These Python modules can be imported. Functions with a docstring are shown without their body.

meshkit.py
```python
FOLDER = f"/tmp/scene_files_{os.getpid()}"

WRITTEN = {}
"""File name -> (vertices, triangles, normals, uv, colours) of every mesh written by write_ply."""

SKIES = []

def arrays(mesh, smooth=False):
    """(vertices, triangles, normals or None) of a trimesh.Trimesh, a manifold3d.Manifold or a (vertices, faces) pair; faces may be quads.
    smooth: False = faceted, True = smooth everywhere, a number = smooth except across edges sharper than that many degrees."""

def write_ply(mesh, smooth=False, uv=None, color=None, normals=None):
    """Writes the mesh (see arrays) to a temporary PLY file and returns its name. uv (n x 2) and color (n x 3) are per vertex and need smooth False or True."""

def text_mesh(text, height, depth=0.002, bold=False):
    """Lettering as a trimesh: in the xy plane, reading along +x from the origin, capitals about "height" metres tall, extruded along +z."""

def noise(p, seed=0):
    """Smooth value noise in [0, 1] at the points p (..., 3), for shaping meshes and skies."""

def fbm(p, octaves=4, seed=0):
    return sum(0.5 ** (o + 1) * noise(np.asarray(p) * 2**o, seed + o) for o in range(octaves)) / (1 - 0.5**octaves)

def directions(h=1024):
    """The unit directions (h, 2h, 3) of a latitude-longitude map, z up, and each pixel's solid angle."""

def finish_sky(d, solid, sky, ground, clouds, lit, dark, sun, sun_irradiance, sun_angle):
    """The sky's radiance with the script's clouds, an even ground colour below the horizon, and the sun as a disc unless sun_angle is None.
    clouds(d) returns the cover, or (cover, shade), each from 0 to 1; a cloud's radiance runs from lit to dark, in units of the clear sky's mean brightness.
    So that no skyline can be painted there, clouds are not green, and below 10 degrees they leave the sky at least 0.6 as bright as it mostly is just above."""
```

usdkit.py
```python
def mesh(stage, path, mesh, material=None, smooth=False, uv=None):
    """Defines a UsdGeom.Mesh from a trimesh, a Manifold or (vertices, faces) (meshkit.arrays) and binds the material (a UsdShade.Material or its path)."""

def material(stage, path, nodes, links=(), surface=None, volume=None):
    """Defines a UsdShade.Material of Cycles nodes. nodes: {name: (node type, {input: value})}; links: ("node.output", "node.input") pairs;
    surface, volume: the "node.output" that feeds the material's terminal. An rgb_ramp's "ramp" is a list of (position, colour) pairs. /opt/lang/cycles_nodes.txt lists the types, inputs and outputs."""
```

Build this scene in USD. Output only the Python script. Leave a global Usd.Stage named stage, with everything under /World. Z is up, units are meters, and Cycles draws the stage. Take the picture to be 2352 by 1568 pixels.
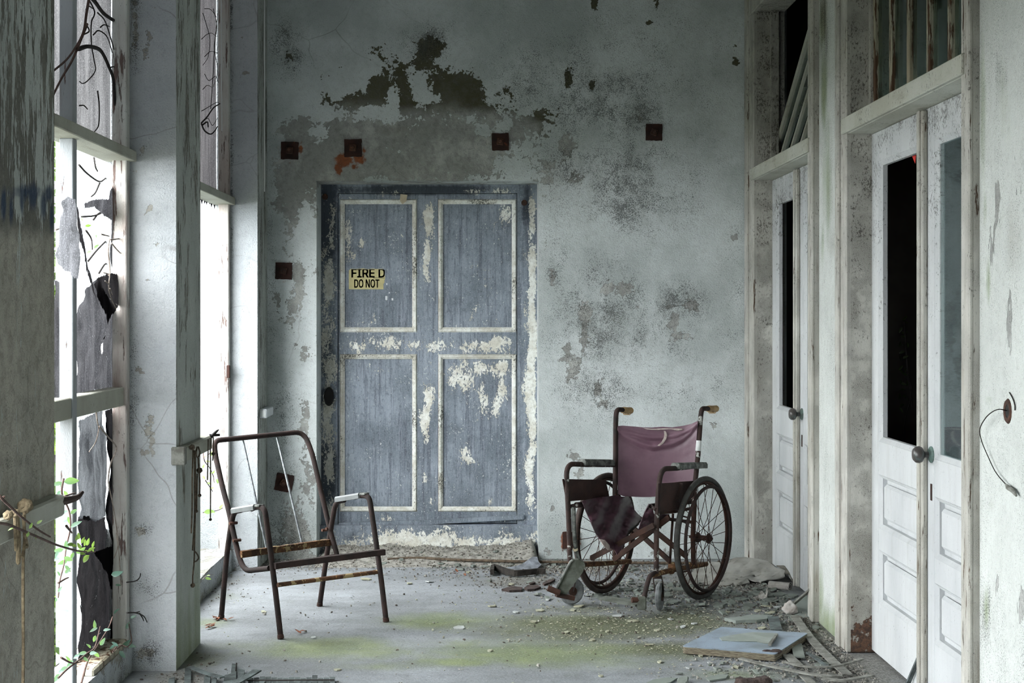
import math, random
import numpy as np, trimesh, shapely
from shapely.geometry import Polygon
import manifold3d as m3
import usdkit, meshkit
from pxr import Usd, UsdGeom, UsdLux, UsdShade, Sdf, Gf, Vt

stage = Usd.Stage.CreateInMemory()
UsdGeom.SetStageUpAxis(stage, 'Z')
UsdGeom.Xform.Define(stage, '/World')
UsdGeom.Scope.Define(stage, '/World/Looks')

# ------------------------------------------------------------------ camera, sky, exposure
F, VX, VY, EYE = 3300.0, 1112.0, 722.0, 1.413        # focal length (px), vanishing point (px), eye height (m)
cam = UsdGeom.Camera.Define(stage, '/World/camera')
cam.CreateHorizontalApertureAttr(36.0)
cam.CreateFocalLengthAttr(F / 2352 * 36)
cam.CreateHorizontalApertureOffsetAttr((1176 - VX) / 2352 * 36)
cam.CreateVerticalApertureOffsetAttr(-(784 - VY) / 2352 * 36)
cam.AddTranslateOp().Set(Gf.Vec3d(0, 0, EYE))
cam.AddRotateXOp().Set(90)
cam.CreateExposureAttr(1.44)
cam.CreateFStopAttr(0.0)


class Mat:
    """Builds a Cycles node graph; a string value with a dot is a link."""
    def __init__(s, name):
        s.name, s.n, s.l = name, {}, []

    def __call__(s, kind, **kw):
        nm = 'n%d' % len(s.n)
        vals = {}
        for k, v in kw.items():
            if isinstance(v, str) and '.' in v:
                s.l.append((v, nm + '.' + k))
            else:
                vals[k] = v
        s.n[nm] = (kind, vals)
        return nm

    def math(s, t, a, b=0.5, c=0.5, clamp=False):
        return s('math', math_type=t, value1=a, value2=b, value3=c, use_clamp=clamp) + '.value'

    def step(s, v, lo, hi):
        return s('map_range', range_type='smoothstep', value=v, from_min=lo, from_max=hi, to_min=0.0, to_max=1.0) + '.result'

    def mix(s, f, a, b, t='mix'):
        return s('mix_color', blend_type=t, fac=f, a=a, b=b) + '.result'

    def noise(s, scale, detail=3, rough=0.5, vec=None, dist=0.0, out='fac'):
        kw = dict(scale=scale, detail=detail, roughness=rough, distortion=dist)
        if vec:
            kw['vector'] = vec
        return s('noise_texture', **kw) + '.' + out

    def attr(s, name):
        return s('attribute', attribute=name) + '.fac'

    def pos(s, scale=(1, 1, 1), loc=(0, 0, 0)):
        p = s('geometry') + '.position'
        return s('mapping', mapping_type='point', vector=p, scale=scale, location=loc) + '.vector'

    def bsdf(s, col, rough=0.8, bump=None, dist=0.004, strength=1.0, **kw):
        if bump:
            kw['normal'] = s('bump', height=bump, distance=dist, strength=strength) + '.normal'
        return s('principled_bsdf', base_color=col, roughness=rough, **kw) + '.BSDF'

    def done(s, surface, volume=None):
        return usdkit.material(stage, '/World/Looks/' + s.name, s.n, s.l, surface=surface, volume=volume)


def srgb(r, g, b):
    return tuple((c / 255 / 12.92) if c / 255 <= 0.04045 else ((c / 255 + 0.055) / 1.055) ** 2.4 for c in (r, g, b))


SKY = 5.2
sky = UsdLux.DomeLight.Define(stage, '/World/sky')
sky.CreateIntensityAttr(1.0)
sm = Mat('overcast_sky')
d_ = sm('separate_xyz', vector=sm('texture_coordinate') + '.generated') + '.z'
sm_ = sm('background_shader', color=sm.mix(sm.step(d_, -0.2, 1.0), (0.96, 0.98, 0.99), (0.99, 1.0, 1.0)), strength=SKY) + '.background'
UsdShade.MaterialBindingAPI.Apply(sky.GetPrim()).Bind(sm.done(sm_))

# ------------------------------------------------------------------ helpers: names, objects
used = {}


def numbered(parent, name):
    k = used.get((parent, name), 0)
    used[(parent, name)] = k + 1
    return name if k == 0 else '%s_%03d' % (name, k)


LOC = {}


def tag(prim, label=None, cat=None, group=None, kind=None):
    for k, v in (('label', label), ('category', cat), ('group', group), ('kind', kind)):
        if v:
            prim.SetCustomDataByKey(k, v)
    return prim


def thing(name, label, cat, loc=(0, 0, 0), group=None, kind=None):
    path = '/World/' + numbered('/World', name)
    x = UsdGeom.Xform.Define(stage, path)
    x.AddTranslateOp().Set(Gf.Vec3d(*map(float, loc)))
    LOC[path] = np.array(loc, float)
    return tag(x.GetPrim(), label, cat, group, kind)


def obj(name, mesh, mat, parent=None, smooth=False, attrs=None, label=None, cat=None, group=None, kind=None):
    """One Mesh prim; vertices are given in world metres."""
    pp = '/World' if parent is None else str(parent.GetPath())
    path = pp + '/' + numbered(pp, name)
    v, f, n = meshkit.arrays(mesh, smooth if attrs is None else (True if smooth else False))
    v = v - LOC.get(pp, 0)
    m = UsdGeom.Mesh.Define(stage, path)
    m.CreatePointsAttr(Vt.Vec3fArray.FromNumpy(np.ascontiguousarray(v, np.float32)))
    m.CreateFaceVertexCountsAttr(Vt.IntArray.FromNumpy(np.full(len(f), 3, np.int32)))
    m.CreateFaceVertexIndicesAttr(Vt.IntArray.FromNumpy(np.ascontiguousarray(f, np.int32).ravel()))
    m.CreateSubdivisionSchemeAttr('none')
    if n is not None:
        m.CreateNormalsAttr(Vt.Vec3fArray.FromNumpy(np.ascontiguousarray(n, np.float32)))
        m.SetNormalsInterpolation('vertex')
    if attrs:
        api = UsdGeom.PrimvarsAPI(m)
        for k, a in attrs.items():
            api.CreatePrimvar(k, Sdf.ValueTypeNames.FloatArray, 'vertex').Set(Vt.FloatArray.FromNumpy(np.ascontiguousarray(a, np.float32)))
    UsdShade.MaterialBindingAPI.Apply(m.GetPrim()).Bind(mat)
    LOC[path] = LOC.get(pp, 0)
    return tag(m.GetPrim(), label, cat, group, kind)


def copy_of(src, loc, rotz, label, name=None, group=None, scale=1.0):
    nm = name or src.GetName()
    path = '/World/' + numbered('/World', nm)
    x = UsdGeom.Xform.Define(stage, path)
    p = x.GetPrim()
    x.AddTranslateOp().Set(Gf.Vec3d(*map(float, loc)))
    x.AddRotateZOp().Set(float(rotz))
    if scale != 1.0:
        x.AddScaleOp().Set(Gf.Vec3f(scale, scale, scale))
    return p


# ------------------------------------------------------------------ helpers: photo pixel -> place in the room
def at(px, py, Y):
    return np.array([(px - VX) * Y / F, Y, EYE - (py - VY) * Y / F])


def on_floor(px, py, z=0.0):
    return at(px, py, (EYE - z) * F / (py - VY))


def on_x(px, py, X):
    return at(px, py, X * F / (px - VX))


def on_side(px, py, P, n):
    """Point seen at the pixel on the vertical plane through P with horizontal normal n."""
    u = (px - VX) / F
    Y = (P[0] * n[0] + P[1] * n[1]) / (u * n[0] + n[1])
    return at(px, py, Y)


def px_of(v):
    v = np.asarray(v)
    return VX + v[..., 0] / v[..., 1] * F, VY + (EYE - v[..., 2]) / v[..., 1] * F


# ------------------------------------------------------------------ helpers: shapes
def cat(*ms):
    return trimesh.util.concatenate([m for m in ms if m is not None])


def box(x0, x1, y0, y1, z0, z1, b=0.0):
    """Box, with small chamfers when b > 0."""
    if b <= 0:
        m = trimesh.creation.box((x1 - x0, y1 - y0, z1 - z0))
        m.apply_translation(((x0 + x1) / 2, (y0 + y1) / 2, (z0 + z1) / 2))
        return m
    pts = []
    for i in (0, 1):
        for j in (0, 1):
            for k in (0, 1):
                c = np.array([(x0, x1)[i], (y0, y1)[j], (z0, z1)[k]])
                s = np.array([1 - 2 * i, 1 - 2 * j, 1 - 2 * k]) * b
                for a in range(3):
                    q = c + s
                    q[a] = c[a]
                    pts.append(q)
    return trimesh.convex.convex_hull(np.array(pts))


def frames_along(P):
    P = np.asarray(P, float)
    T = np.gradient(P, axis=0)
    T /= np.maximum(np.linalg.norm(T, axis=1, keepdims=True), 1e-9)
    up = np.array([0, 0, 1.0]) if abs(T[0][2]) < 0.9 else np.array([1.0, 0, 0])
    N = [np.cross(T[0], up)]
    N[0] /= np.linalg.norm(N[0])
    for i in range(1, len(P)):
        v = N[-1] - T[i] * np.dot(N[-1], T[i])
        N.append(v / max(np.linalg.norm(v), 1e-9))
    N = np.array(N)
    return T, N, np.cross(T, N)


def sweep(P, prof, closed=False, scale=None):
    """Sweeps a closed 2-D profile along the points."""
    P = np.asarray(P, float)
    T, N, B = frames_along(P)
    prof = np.asarray(prof, float)
    k, n = len(prof), len(P)
    sc = np.ones(n) if scale is None else np.asarray(scale)
    V = (P[:, None] + (prof[None, :, 0:1] * N[:, None] + prof[None, :, 1:2] * B[:, None]) * sc[:, None, None]).reshape(-1, 3)
    Fc = []
    for i in range(n if closed else n - 1):
        a, b = i * k, ((i + 1) % n) * k
        for j in range(k):
            j2 = (j + 1) % k
            Fc += [(a + j, a + j2, b + j2), (a + j, b + j2, b + j)]
    if not closed:
        c0, c1 = len(V), len(V) + 1
        V = np.vstack([V, P[0], P[-1]])
        for j in range(k):
            j2 = (j + 1) % k
            Fc += [(c0, j2, j), (c1, (n - 1) * k + j, (n - 1) * k + j2)]
    m = trimesh.Trimesh(V, np.array(Fc), process=False)
    m.fix_normals()
    return m


def circle(r, k=10):
    t = np.arange(k) * 2 * np.pi / k
    return np.stack([r * np.cos(t), r * np.sin(t)], 1)


def tube(P, r, k=10, closed=False, scale=None):
    return sweep(P, circle(r, k), closed, scale)


def bar(P, w, h):
    return sweep(P, [(-w / 2, -h / 2), (w / 2, -h / 2), (w / 2, h / 2), (-w / 2, h / 2)])


def spline(P, k=6):
    """Catmull-Rom through the points."""
    P = np.asarray(P, float)
    if len(P) < 3:
        return P
    Q = np.vstack([2 * P[0] - P[1], P, 2 * P[-1] - P[-2]])
    out = []
    for i in range(1, len(Q) - 2):
        a, b, c, d = Q[i - 1], Q[i], Q[i + 1], Q[i + 2]
        for t in np.arange(k) / k:
            out.append(0.5 * (2 * b + (c - a) * t + (2 * a - 5 * b + 4 * c - d) * t * t + (3 * b - a - 3 * c + d) * t ** 3))
    return np.array(out + [P[-1]])


def fillet(P, r, k=6):
    """Polyline with rounded corners of radius about r."""
    P = [np.asarray(p, float) for p in P]
    out = [P[0]]
    for i in range(1, len(P) - 1):
        a, b, c = P[i - 1], P[i], P[i + 1]
        la, lc = np.linalg.norm(a - b), np.linalg.norm(c - b)
        t = min(r, la * 0.49, lc * 0.49)
        p0, p2 = b + (a - b) / la * t, b + (c - b) / lc * t
        for s in np.linspace(0, 1, k):
            out.append((1 - s) ** 2 * p0 + 2 * s * (1 - s) * b + s * s * p2)
    out.append(P[-1])
    return np.array(out)


def lathe(prof, origin, axis, k=20):
    """Revolves (radius, height) about the axis at the origin."""
    axis = np.asarray(axis, float) / np.linalg.norm(axis)
    up = np.array([0, 0, 1.0]) if abs(axis[2]) < 0.9 else np.array([1.0, 0, 0])
    a = np.cross(axis, up)
    a /= np.linalg.norm(a)
    b = np.cross(axis, a)
    m = trimesh.creation.revolve(np.asarray(prof, float), sections=k)
    M = np.eye(4)
    M[:3, 0], M[:3, 1], M[:3, 2], M[:3, 3] = a, b, axis, origin
    m.apply_transform(M)
    m.fix_normals()
    return m


def torus(c, axis, R, r, n=56, k=10):
    axis = np.asarray(axis, float) / np.linalg.norm(axis)
    a = np.cross(axis, [0, 0, 1.0])
    a /= np.linalg.norm(a)
    b = np.cross(axis, a)
    t = np.arange(n) * 2 * np.pi / n
    V, Fc = [], []
    for i, ti in enumerate(t):
        e = a * math.cos(ti) + b * math.sin(ti)
        for j in range(k):
            s = 2 * math.pi * j / k
            V.append(c + e * (R + r * math.cos(s)) + axis * r * math.sin(s))
    for i in range(n):
        for j in range(k):
            p, q = i * k + j, i * k + (j + 1) % k
            p2, q2 = ((i + 1) % n) * k + j, ((i + 1) % n) * k + (j + 1) % k
            Fc += [(p, q, q2), (p, q2, p2)]
    m = trimesh.Trimesh(np.array(V), np.array(Fc), process=False)
    m.fix_normals()
    return m


def tri2d(poly, edge):
    poly = Polygon(poly) if not isinstance(poly, Polygon) else poly
    poly = poly.buffer(0)
    if poly.geom_type == 'MultiPolygon':
        poly = max(poly.geoms, key=lambda g: g.area)
    v, f = trimesh.creation.triangulate_polygon(poly, engine='earcut')
    v, f = trimesh.remesh.subdivide_to_size(np.column_stack([v, np.zeros(len(v))]), f, edge)
    m = trimesh.Trimesh(v, f)
    m.merge_vertices()
    return m.vertices[:, :2], m.faces


def thicken(V, f, t):
    """Closed shell of thickness t from an open sheet."""
    m = trimesh.Trimesh(V, f, process=False)
    n = m.vertex_normals
    W = np.vstack([V + n * t / 2, V - n * t / 2])
    k = len(V)
    e = np.sort(m.edges, axis=1)
    u, idx, cnt = np.unique(e, axis=0, return_index=True, return_counts=True)
    be = m.edges[idx[cnt == 1]]
    side = np.vstack([np.column_stack([be[:, 1], be[:, 0], be[:, 0] + k]), np.column_stack([be[:, 1], be[:, 0] + k, be[:, 1] + k])])
    return trimesh.Trimesh(W, np.vstack([f, f[:, ::-1] + k, side]), process=False)


def sheet(poly, mapf, edge, t):
    """2-D outline, mapped to space by mapf((n,2)) -> (n,3), with thickness t."""
    v, f = tri2d(poly, edge)
    return thicken(mapf(v), f, t)


def grid(O, U, W, nu, nv):
    """Grid of nu x nv cells spanning O + U*s + W*t."""
    O, U, W = (np.asarray(q, float) for q in (O, U, W))
    s, t = np.meshgrid(np.linspace(0, 1, nu + 1), np.linspace(0, 1, nv + 1), indexing='ij')
    V = O + s.reshape(-1, 1) * U + t.reshape(-1, 1) * W
    i, j = np.meshgrid(np.arange(nu), np.arange(nv), indexing='ij')
    a = (i * (nv + 1) + j).ravel()
    f = np.vstack([np.column_stack([a, a + nv + 1, a + nv + 2]), np.column_stack([a, a + nv + 2, a + 1])])
    return trimesh.Trimesh(V, f, process=False)


def gbox(x0, x1, y0, y1, z0, z1, step, faces='xXyYzZ'):
    """Box whose listed faces are gridded finely; x = low-x side, X = high-x side ..."""
    dx, dy, dz = x1 - x0, y1 - y0, z1 - z0
    n = lambda d: max(1, int(round(d / step)))
    S = {'x': ((x0, y1, z0), (0, -dy, 0), (0, 0, dz)), 'X': ((x1, y0, z0), (0, dy, 0), (0, 0, dz)),
         'y': ((x0, y0, z0), (dx, 0, 0), (0, 0, dz)), 'Y': ((x1, y1, z0), (-dx, 0, 0), (0, 0, dz)),
         'z': ((x0, y1, z0), (dx, 0, 0), (0, -dy, 0)), 'Z': ((x0, y0, z1), (dx, 0, 0), (0, dy, 0))}
    ms = []
    for q in 'xXyYzZ':
        O, U, W = S[q]
        fine = q in faces
        ms.append(grid(O, U, W, n(np.linalg.norm(U)) if fine else 1, n(np.linalg.norm(W)) if fine else 1))
    return cat(*ms)


# ------------------------------------------------------------------ helpers: painted fields (where paint is gone, where mould grows)
def inside_dist(P, poly):
    """Signed distance to a polygon, positive inside."""
    poly = np.asarray(poly, float)
    g = Polygon(poly).buffer(0)
    pts = shapely.points(P)
    d = shapely.distance(g.boundary, pts)
    return np.where(shapely.contains(g, pts), d, -d)


def field(P, polys=(), blobs=(), soft=25.0):
    """Max of soft polygons and of blobs (cx, cy, rx, ry, amplitude); negative amplitude subtracts."""
    out = np.zeros(len(P))
    for poly, amp in polys:
        q = np.clip(0.5 + inside_dist(P, poly) / (2 * soft), 0, 1) * abs(amp)
        out = np.maximum(out, q) if amp > 0 else out - q
    for cx, cy, rx, ry, a in blobs:
        q = abs(a) * np.exp(-(((P[:, 0] - cx) / rx) ** 2 + ((P[:, 1] - cy) / ry) ** 2))
        out = np.maximum(out, q) if a > 0 else out - q
    return np.clip(out, 0, 1.2)


# ------------------------------------------------------------------ materials
def plaster(name, paint, paint2, bare, bare2, stretch=(1, 1, 1), big=6.0, ampA=1.7, ampB=0.8, speck=0.0, bump=0.006, moldcol=(26, 27, 24), rough=0.85, sharp=0.03, use='abmkcrg'):
    m = Mat(name)
    p = m.pos()
    ps = m.pos(stretch)
    nA = m.noise(big, 5, 0.66, vec=ps, dist=0.4)
    nB = m.noise(big * 8, 3, 0.62, vec=ps)
    F_ = m.math('add', m.attr('peel'), m.math('multiply_add', nA, ampA, -ampA / 2))
    F_ = m.math('add', F_, m.math('multiply_add', nB, ampB, -ampB / 2))
    F_ = m.math('multiply_add', m.attr('mold'), 0.10, F_)
    gone = m.step(F_, 0.5, 0.5 + sharp)
    cp = m.mix(m.step(m.noise(1.7, 4, 0.6, vec=p), 0.35, 0.68), srgb(*paint), srgb(*paint2))
    cp = m.mix(m.math('multiply', m.step(m.noise(38, 5, 0.7, vec=p), 0.45, 0.8), 0.35), cp, srgb(*[c * 0.72 for c in paint]))
    cb = m.mix(m.step(m.math('add', m.attr('tone'), m.math('multiply_add', m.noise(5, 4, 0.6, vec=p), 0.7, -0.35)), 0.25, 0.75), srgb(*bare), srgb(*bare2))
    cb = m.mix(m.math('multiply', m.step(m.noise(3.6, 5, 0.68, vec=p), 0.46, 0.66), m.math('multiply_add', m.attr('tone'), -0.8, 0.85, clamp=True)), cb, srgb(*[min(255, c * 1.24 + 4) for c in bare]))
    cb = m.mix(m.math('multiply', m.step(m.noise(26, 5, 0.75, vec=p), 0.42, 0.68), 0.42), cb, srgb(*[c * 0.66 for c in bare]))
    c = m.mix(gone, cp, cb)
    # algae film
    if 'a' in use:
        al = m.math('add', m.attr('algae'), m.math('multiply_add', m.noise(9, 4, 0.65, vec=ps), 0.7, -0.35))
        c = m.mix(m.math('multiply', m.step(al, 0.3, 0.85), 0.85), c, m.mix(m.noise(30, 3, vec=p), srgb(96, 112, 76), srgb(138, 150, 112)))
    # brown damp tint
    if 'd' in use:
        bt = m.math('add', m.attr('brown'), m.math('multiply_add', m.noise(7, 3, 0.6, vec=ps), 0.6, -0.3))
        c = m.mix(m.math('multiply', m.step(bt, 0.2, 0.9), 0.75), c, srgb(112, 104, 86))
    # sprayed blue
    if 'b' in use:
        bl = m.math('add', m.attr('blue'), m.math('multiply_add', m.noise(20, 5, 0.6, vec=ps), 0.6, -0.3))
        c = m.mix(m.math('multiply', m.step(bl, 0.35, 0.7), 0.85), c, srgb(38, 58, 84))
    # rust stain
    if 'r' in use:
        ru = m.math('add', m.attr('rust'), m.math('multiply_add', m.noise(26, 5, 0.7, vec=ps), 0.9, -0.45))
        c = m.mix(m.math('multiply', m.step(ru, 0.38, 0.62), 0.92), c, m.mix(m.noise(40, 4, vec=p), srgb(66, 30, 16), srgb(164, 92, 46)))
    # mould specks
    md = m.math('add', m.attr('mold'), speck)
    n1 = m.noise(190, 4, 0.8, vec=p)
    thr = m.math('multiply_add', m.math('multiply', md, m.math('multiply_add', m.noise(8, 5, 0.75, vec=ps), 3.8, -1.2)), -0.225, 0.648)
    mk = m.math('divide', m.math('subtract', n1, thr), 0.05, clamp=True)
    c = m.mix(m.math('multiply', mk, 0.72), c, srgb(*moldcol))
    gm = m.math('multiply', m.attr('mold'), m.step(m.noise(5.5, 4, 0.7, vec=m.pos((1, 1, 0.55))), 0.40, 0.66), clamp=True)
    c = m.mix(m.math('multiply', gm, 0.42), c, srgb(104, 108, 102))
    # cracks
    if 'c' in use:
        v = m('voronoi_texture', feature='distance_to_edge', scale=2.3, vector=m('vector_math', math_type='add', vector1=p, vector2=m('vector_math', math_type='scale', vector1=m.noise(3, 2, 0.7, vec=p, out='color'), scale=0.16) + '.vector') + '.vector') + '.distance'
        ck = m.math('multiply', m.step(v, 0.009, 0.002), m.math('multiply', m.attr('crack'), m.step(m.noise(2.6, 3, vec=p), 0.38, 0.52)), clamp=True)
        c = m.mix(m.math('multiply', ck, 0.5), c, srgb(100, 98, 90))
    h = m.math('multiply_add', gone, -0.8, m.math('multiply_add', m.noise(120, 2, 0.65, vec=p), 0.6, m.math('multiply', m.noise(16, 2, 0.6, vec=p), 0.5)))
    return m.done(m.bsdf(c, rough, bump=h, dist=bump, specular_ior_level=0.25))


def wood(name, light, dark, stain, speck=0.2, zspeck=0.0, crackle=0.0, stretch=(9, 9, 1.0), rough=0.7, worn=0.0, grain=None, warm=0.25, rot=False):
    """Old oil paint on wood: specks of mould, craquelure, worn-through patches."""
    m = Mat(name)
    p = m.pos()
    ps = m.pos(stretch)
    c = m.mix(m.step(m.noise(1.5, 6, 0.6, vec=m.pos((2, 2, 0.8))), 0.35, 0.7), srgb(*light), srgb(*dark))
    c = m.mix(m.math('multiply', m.step(m.noise(3.0, 5, 0.65, vec=ps), 0.5, 0.78), warm), c, srgb(*stain))
    z = m('separate_xyz', vector=p) + '.z'
    md = m.math('add', m.math('multiply', m.step(z, 0.9, 2.3), zspeck), speck)
    n1 = m.noise(100, 5, 0.82, vec=m.pos((1, 1, 0.6)))
    thr = m.math('multiply_add', m.math('multiply', md, m.math('multiply_add', m.noise(7, 6, 0.72, vec=p), 3.0, -0.9)), -0.20, 0.66)
    mk = m.math('divide', m.math('subtract', n1, thr), 0.06, clamp=True)
    c = m.mix(m.math('multiply', mk, 0.75), c, srgb(52, 48, 40))
    h = m.math('multiply', m.noise(90, 3, 0.6, vec=ps), 0.35)
    if crackle:
        v = m('voronoi_texture', feature='distance_to_edge', scale=230.0, vector=m.pos((1, 1, 1.5))) + '.distance'
        ck = m.math('multiply', m.math('multiply', m.step(v, 0.10, 0.02), m.step(m.noise(6, 5, 0.7, vec=p), 0.40, 0.60)), crackle)
        c = m.mix(m.math('multiply', ck, 0.6), c, srgb(52, 48, 40))
        h = m.math('multiply_add', ck, -0.7, h)
    if worn:
        w = m.step(m.noise(4.5, 7, 0.68, vec=ps), 0.66 - worn * 0.2, 0.70 - worn * 0.2)
        g = grain or (96, 66, 48)
        c = m.mix(w, c, m.mix(m.noise(14, 4, vec=ps), srgb(*g), srgb(*[q * 0.55 for q in g])))
        h = m.math('multiply_add', w, -0.8, h)
    if rot:
        rz = m.math('add', m.math('multiply', m.step(z, 0.27, 0.0), m.step(m('separate_xyz', vector=p) + '.y', 6.6, 6.4)), m.math('multiply_add', m.noise(20, 8, 0.75, vec=p), 4.0, -2.0))
        rm_ = m.math('multiply', m.step(rz, 0.60, 0.66), m.step(z, 0.30, 0.25))
        c = m.mix(rm_, c, m.mix(m.step(m.noise(70, 5, 0.7, vec=p), 0.4, 0.6), srgb(100, 74, 58), srgb(64, 50, 42)))
        h = m.math('multiply_add', rm_, -1.2, h)
    return m.done(m.bsdf(c, rough, bump=h, dist=0.003, specular_ior_level=0.3))


def door_paint(name):
    """Blue-grey paint, streaked down, flaking to an older cream coat (peel attribute)."""
    m = Mat(name)
    p = m.pos()
    F_ = m.math('add', m.attr('peel'), m.math('multiply_add', m.noise(11, 6, 0.74, vec=m.pos((1, 1, 0.55)), dist=0.3), 2.0, -1.0))
    F_ = m.math('add', F_, m.math('multiply_add', m.noise(90, 5, 0.72, vec=m.pos((1, 1, 0.7))), 1.5, -0.75))
    gone = m.step(F_, 0.5, 0.54)
    c = m.mix(m.step(m.noise(3.2, 6, 0.65, vec=p), 0.36, 0.64), srgb(102, 112, 121), srgb(134, 144, 155))
    c = m.mix(m.math('multiply', m.step(m.noise(48, 6, 0.7, vec=m.pos((1, 1, 0.05))), 0.47, 0.66), 0.7), c, srgb(74, 80, 92))
    c = m.mix(m.math('multiply', m.step(m.noise(60, 5, 0.65, vec=m.pos((1, 1, 0.09), (3, 0, 0))), 0.52, 0.72), 0.45), c, srgb(156, 164, 176))
    c = m.mix(m.math('multiply', m.step(m.noise(120, 5, 0.8, vec=p), 0.5, 0.64), 0.40), c, srgb(166, 172, 180))
    c = m.mix(m.math('multiply', m.step(m.noise(70, 6, 0.8, vec=m.pos((1, 1, .6), (0, 0, 5))), 0.52, 0.62), 0.45), c, srgb(62, 68, 78))
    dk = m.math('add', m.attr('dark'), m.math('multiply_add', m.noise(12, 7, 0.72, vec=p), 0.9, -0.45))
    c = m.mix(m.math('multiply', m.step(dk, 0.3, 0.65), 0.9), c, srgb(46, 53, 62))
    cr = m.mix(m.step(m.noise(10, 6, 0.65, vec=p), 0.38, 0.62), srgb(224, 227, 222), srgb(198, 197, 186))
    cr = m.mix(m.math('multiply', m.step(m.noise(60, 6, 0.78, vec=p), 0.48, 0.62), 0.4), cr, srgb(132, 130, 120))
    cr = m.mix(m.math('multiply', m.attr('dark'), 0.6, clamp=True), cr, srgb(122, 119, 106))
    c = m.mix(gone, c, cr)
    n1 = m.noise(95, 6, 0.8, vec=p)
    thr = m.math('multiply_add', m.math('add', m.attr('grit'), m.math('multiply_add', m.noise(10, 5, 0.7, vec=p), 1.2, -0.6)), -0.20, 0.66)
    mk = m.math('divide', m.math('subtract', n1, thr), 0.04, clamp=True)
    c = m.mix(m.math('multiply', mk, 0.85), c, srgb(36, 37, 36))
    fl = m.math('divide', m.math('subtract', m.noise(75, 4, 0.75, vec=m.pos((1, 1, .8), (7, 1, 2))), m.math('multiply_add', m.noise(5, 4, 0.6, vec=p), -0.45, 0.88)), 0.02, clamp=True)
    c = m.mix(m.math('multiply', fl, 0.85), c, srgb(206, 210, 208))
    h = m.math('multiply_add', gone, -0.5, m.math('multiply', m.noise(60, 3, 0.7, vec=m.pos((1, 1, 0.2))), 0.8))
    return m.done(m.bsdf(c, 0.7, bump=h, dist=0.003, specular_ior_level=0.3))


def rust(name, a=(58, 34, 28), b=(30, 20, 18), c3=(120, 66, 36), amount=0.3, rough=0.8, grey=None, greyamt=0.0):
    m = Mat(name)
    p = m.pos()
    c = m.mix(m.step(m.noise(16, 5, 0.65, vec=p), 0.35, 0.65), srgb(*a), srgb(*b))
    c = m.mix(m.step(m.noise(34, 6, 0.7, vec=p), 0.72 - amount * 0.35, 0.82 - amount * 0.3), c, srgb(*c3))
    if grey:
        c = m.mix(m.step(m.noise(22, 5, 0.65, vec=p), 0.62 - greyamt * 0.3, 0.66 - greyamt * 0.3), c, srgb(*grey))
    h = m.math('multiply_add', m.noise(130, 5, 0.65, vec=p), 0.6, m.math('multiply', m.noise(500, 2, 0.5, vec=p), 0.3))
    return m.done(m.bsdf(c, rough, bump=h, dist=0.0022, specular_ior_level=0.35))


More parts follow.
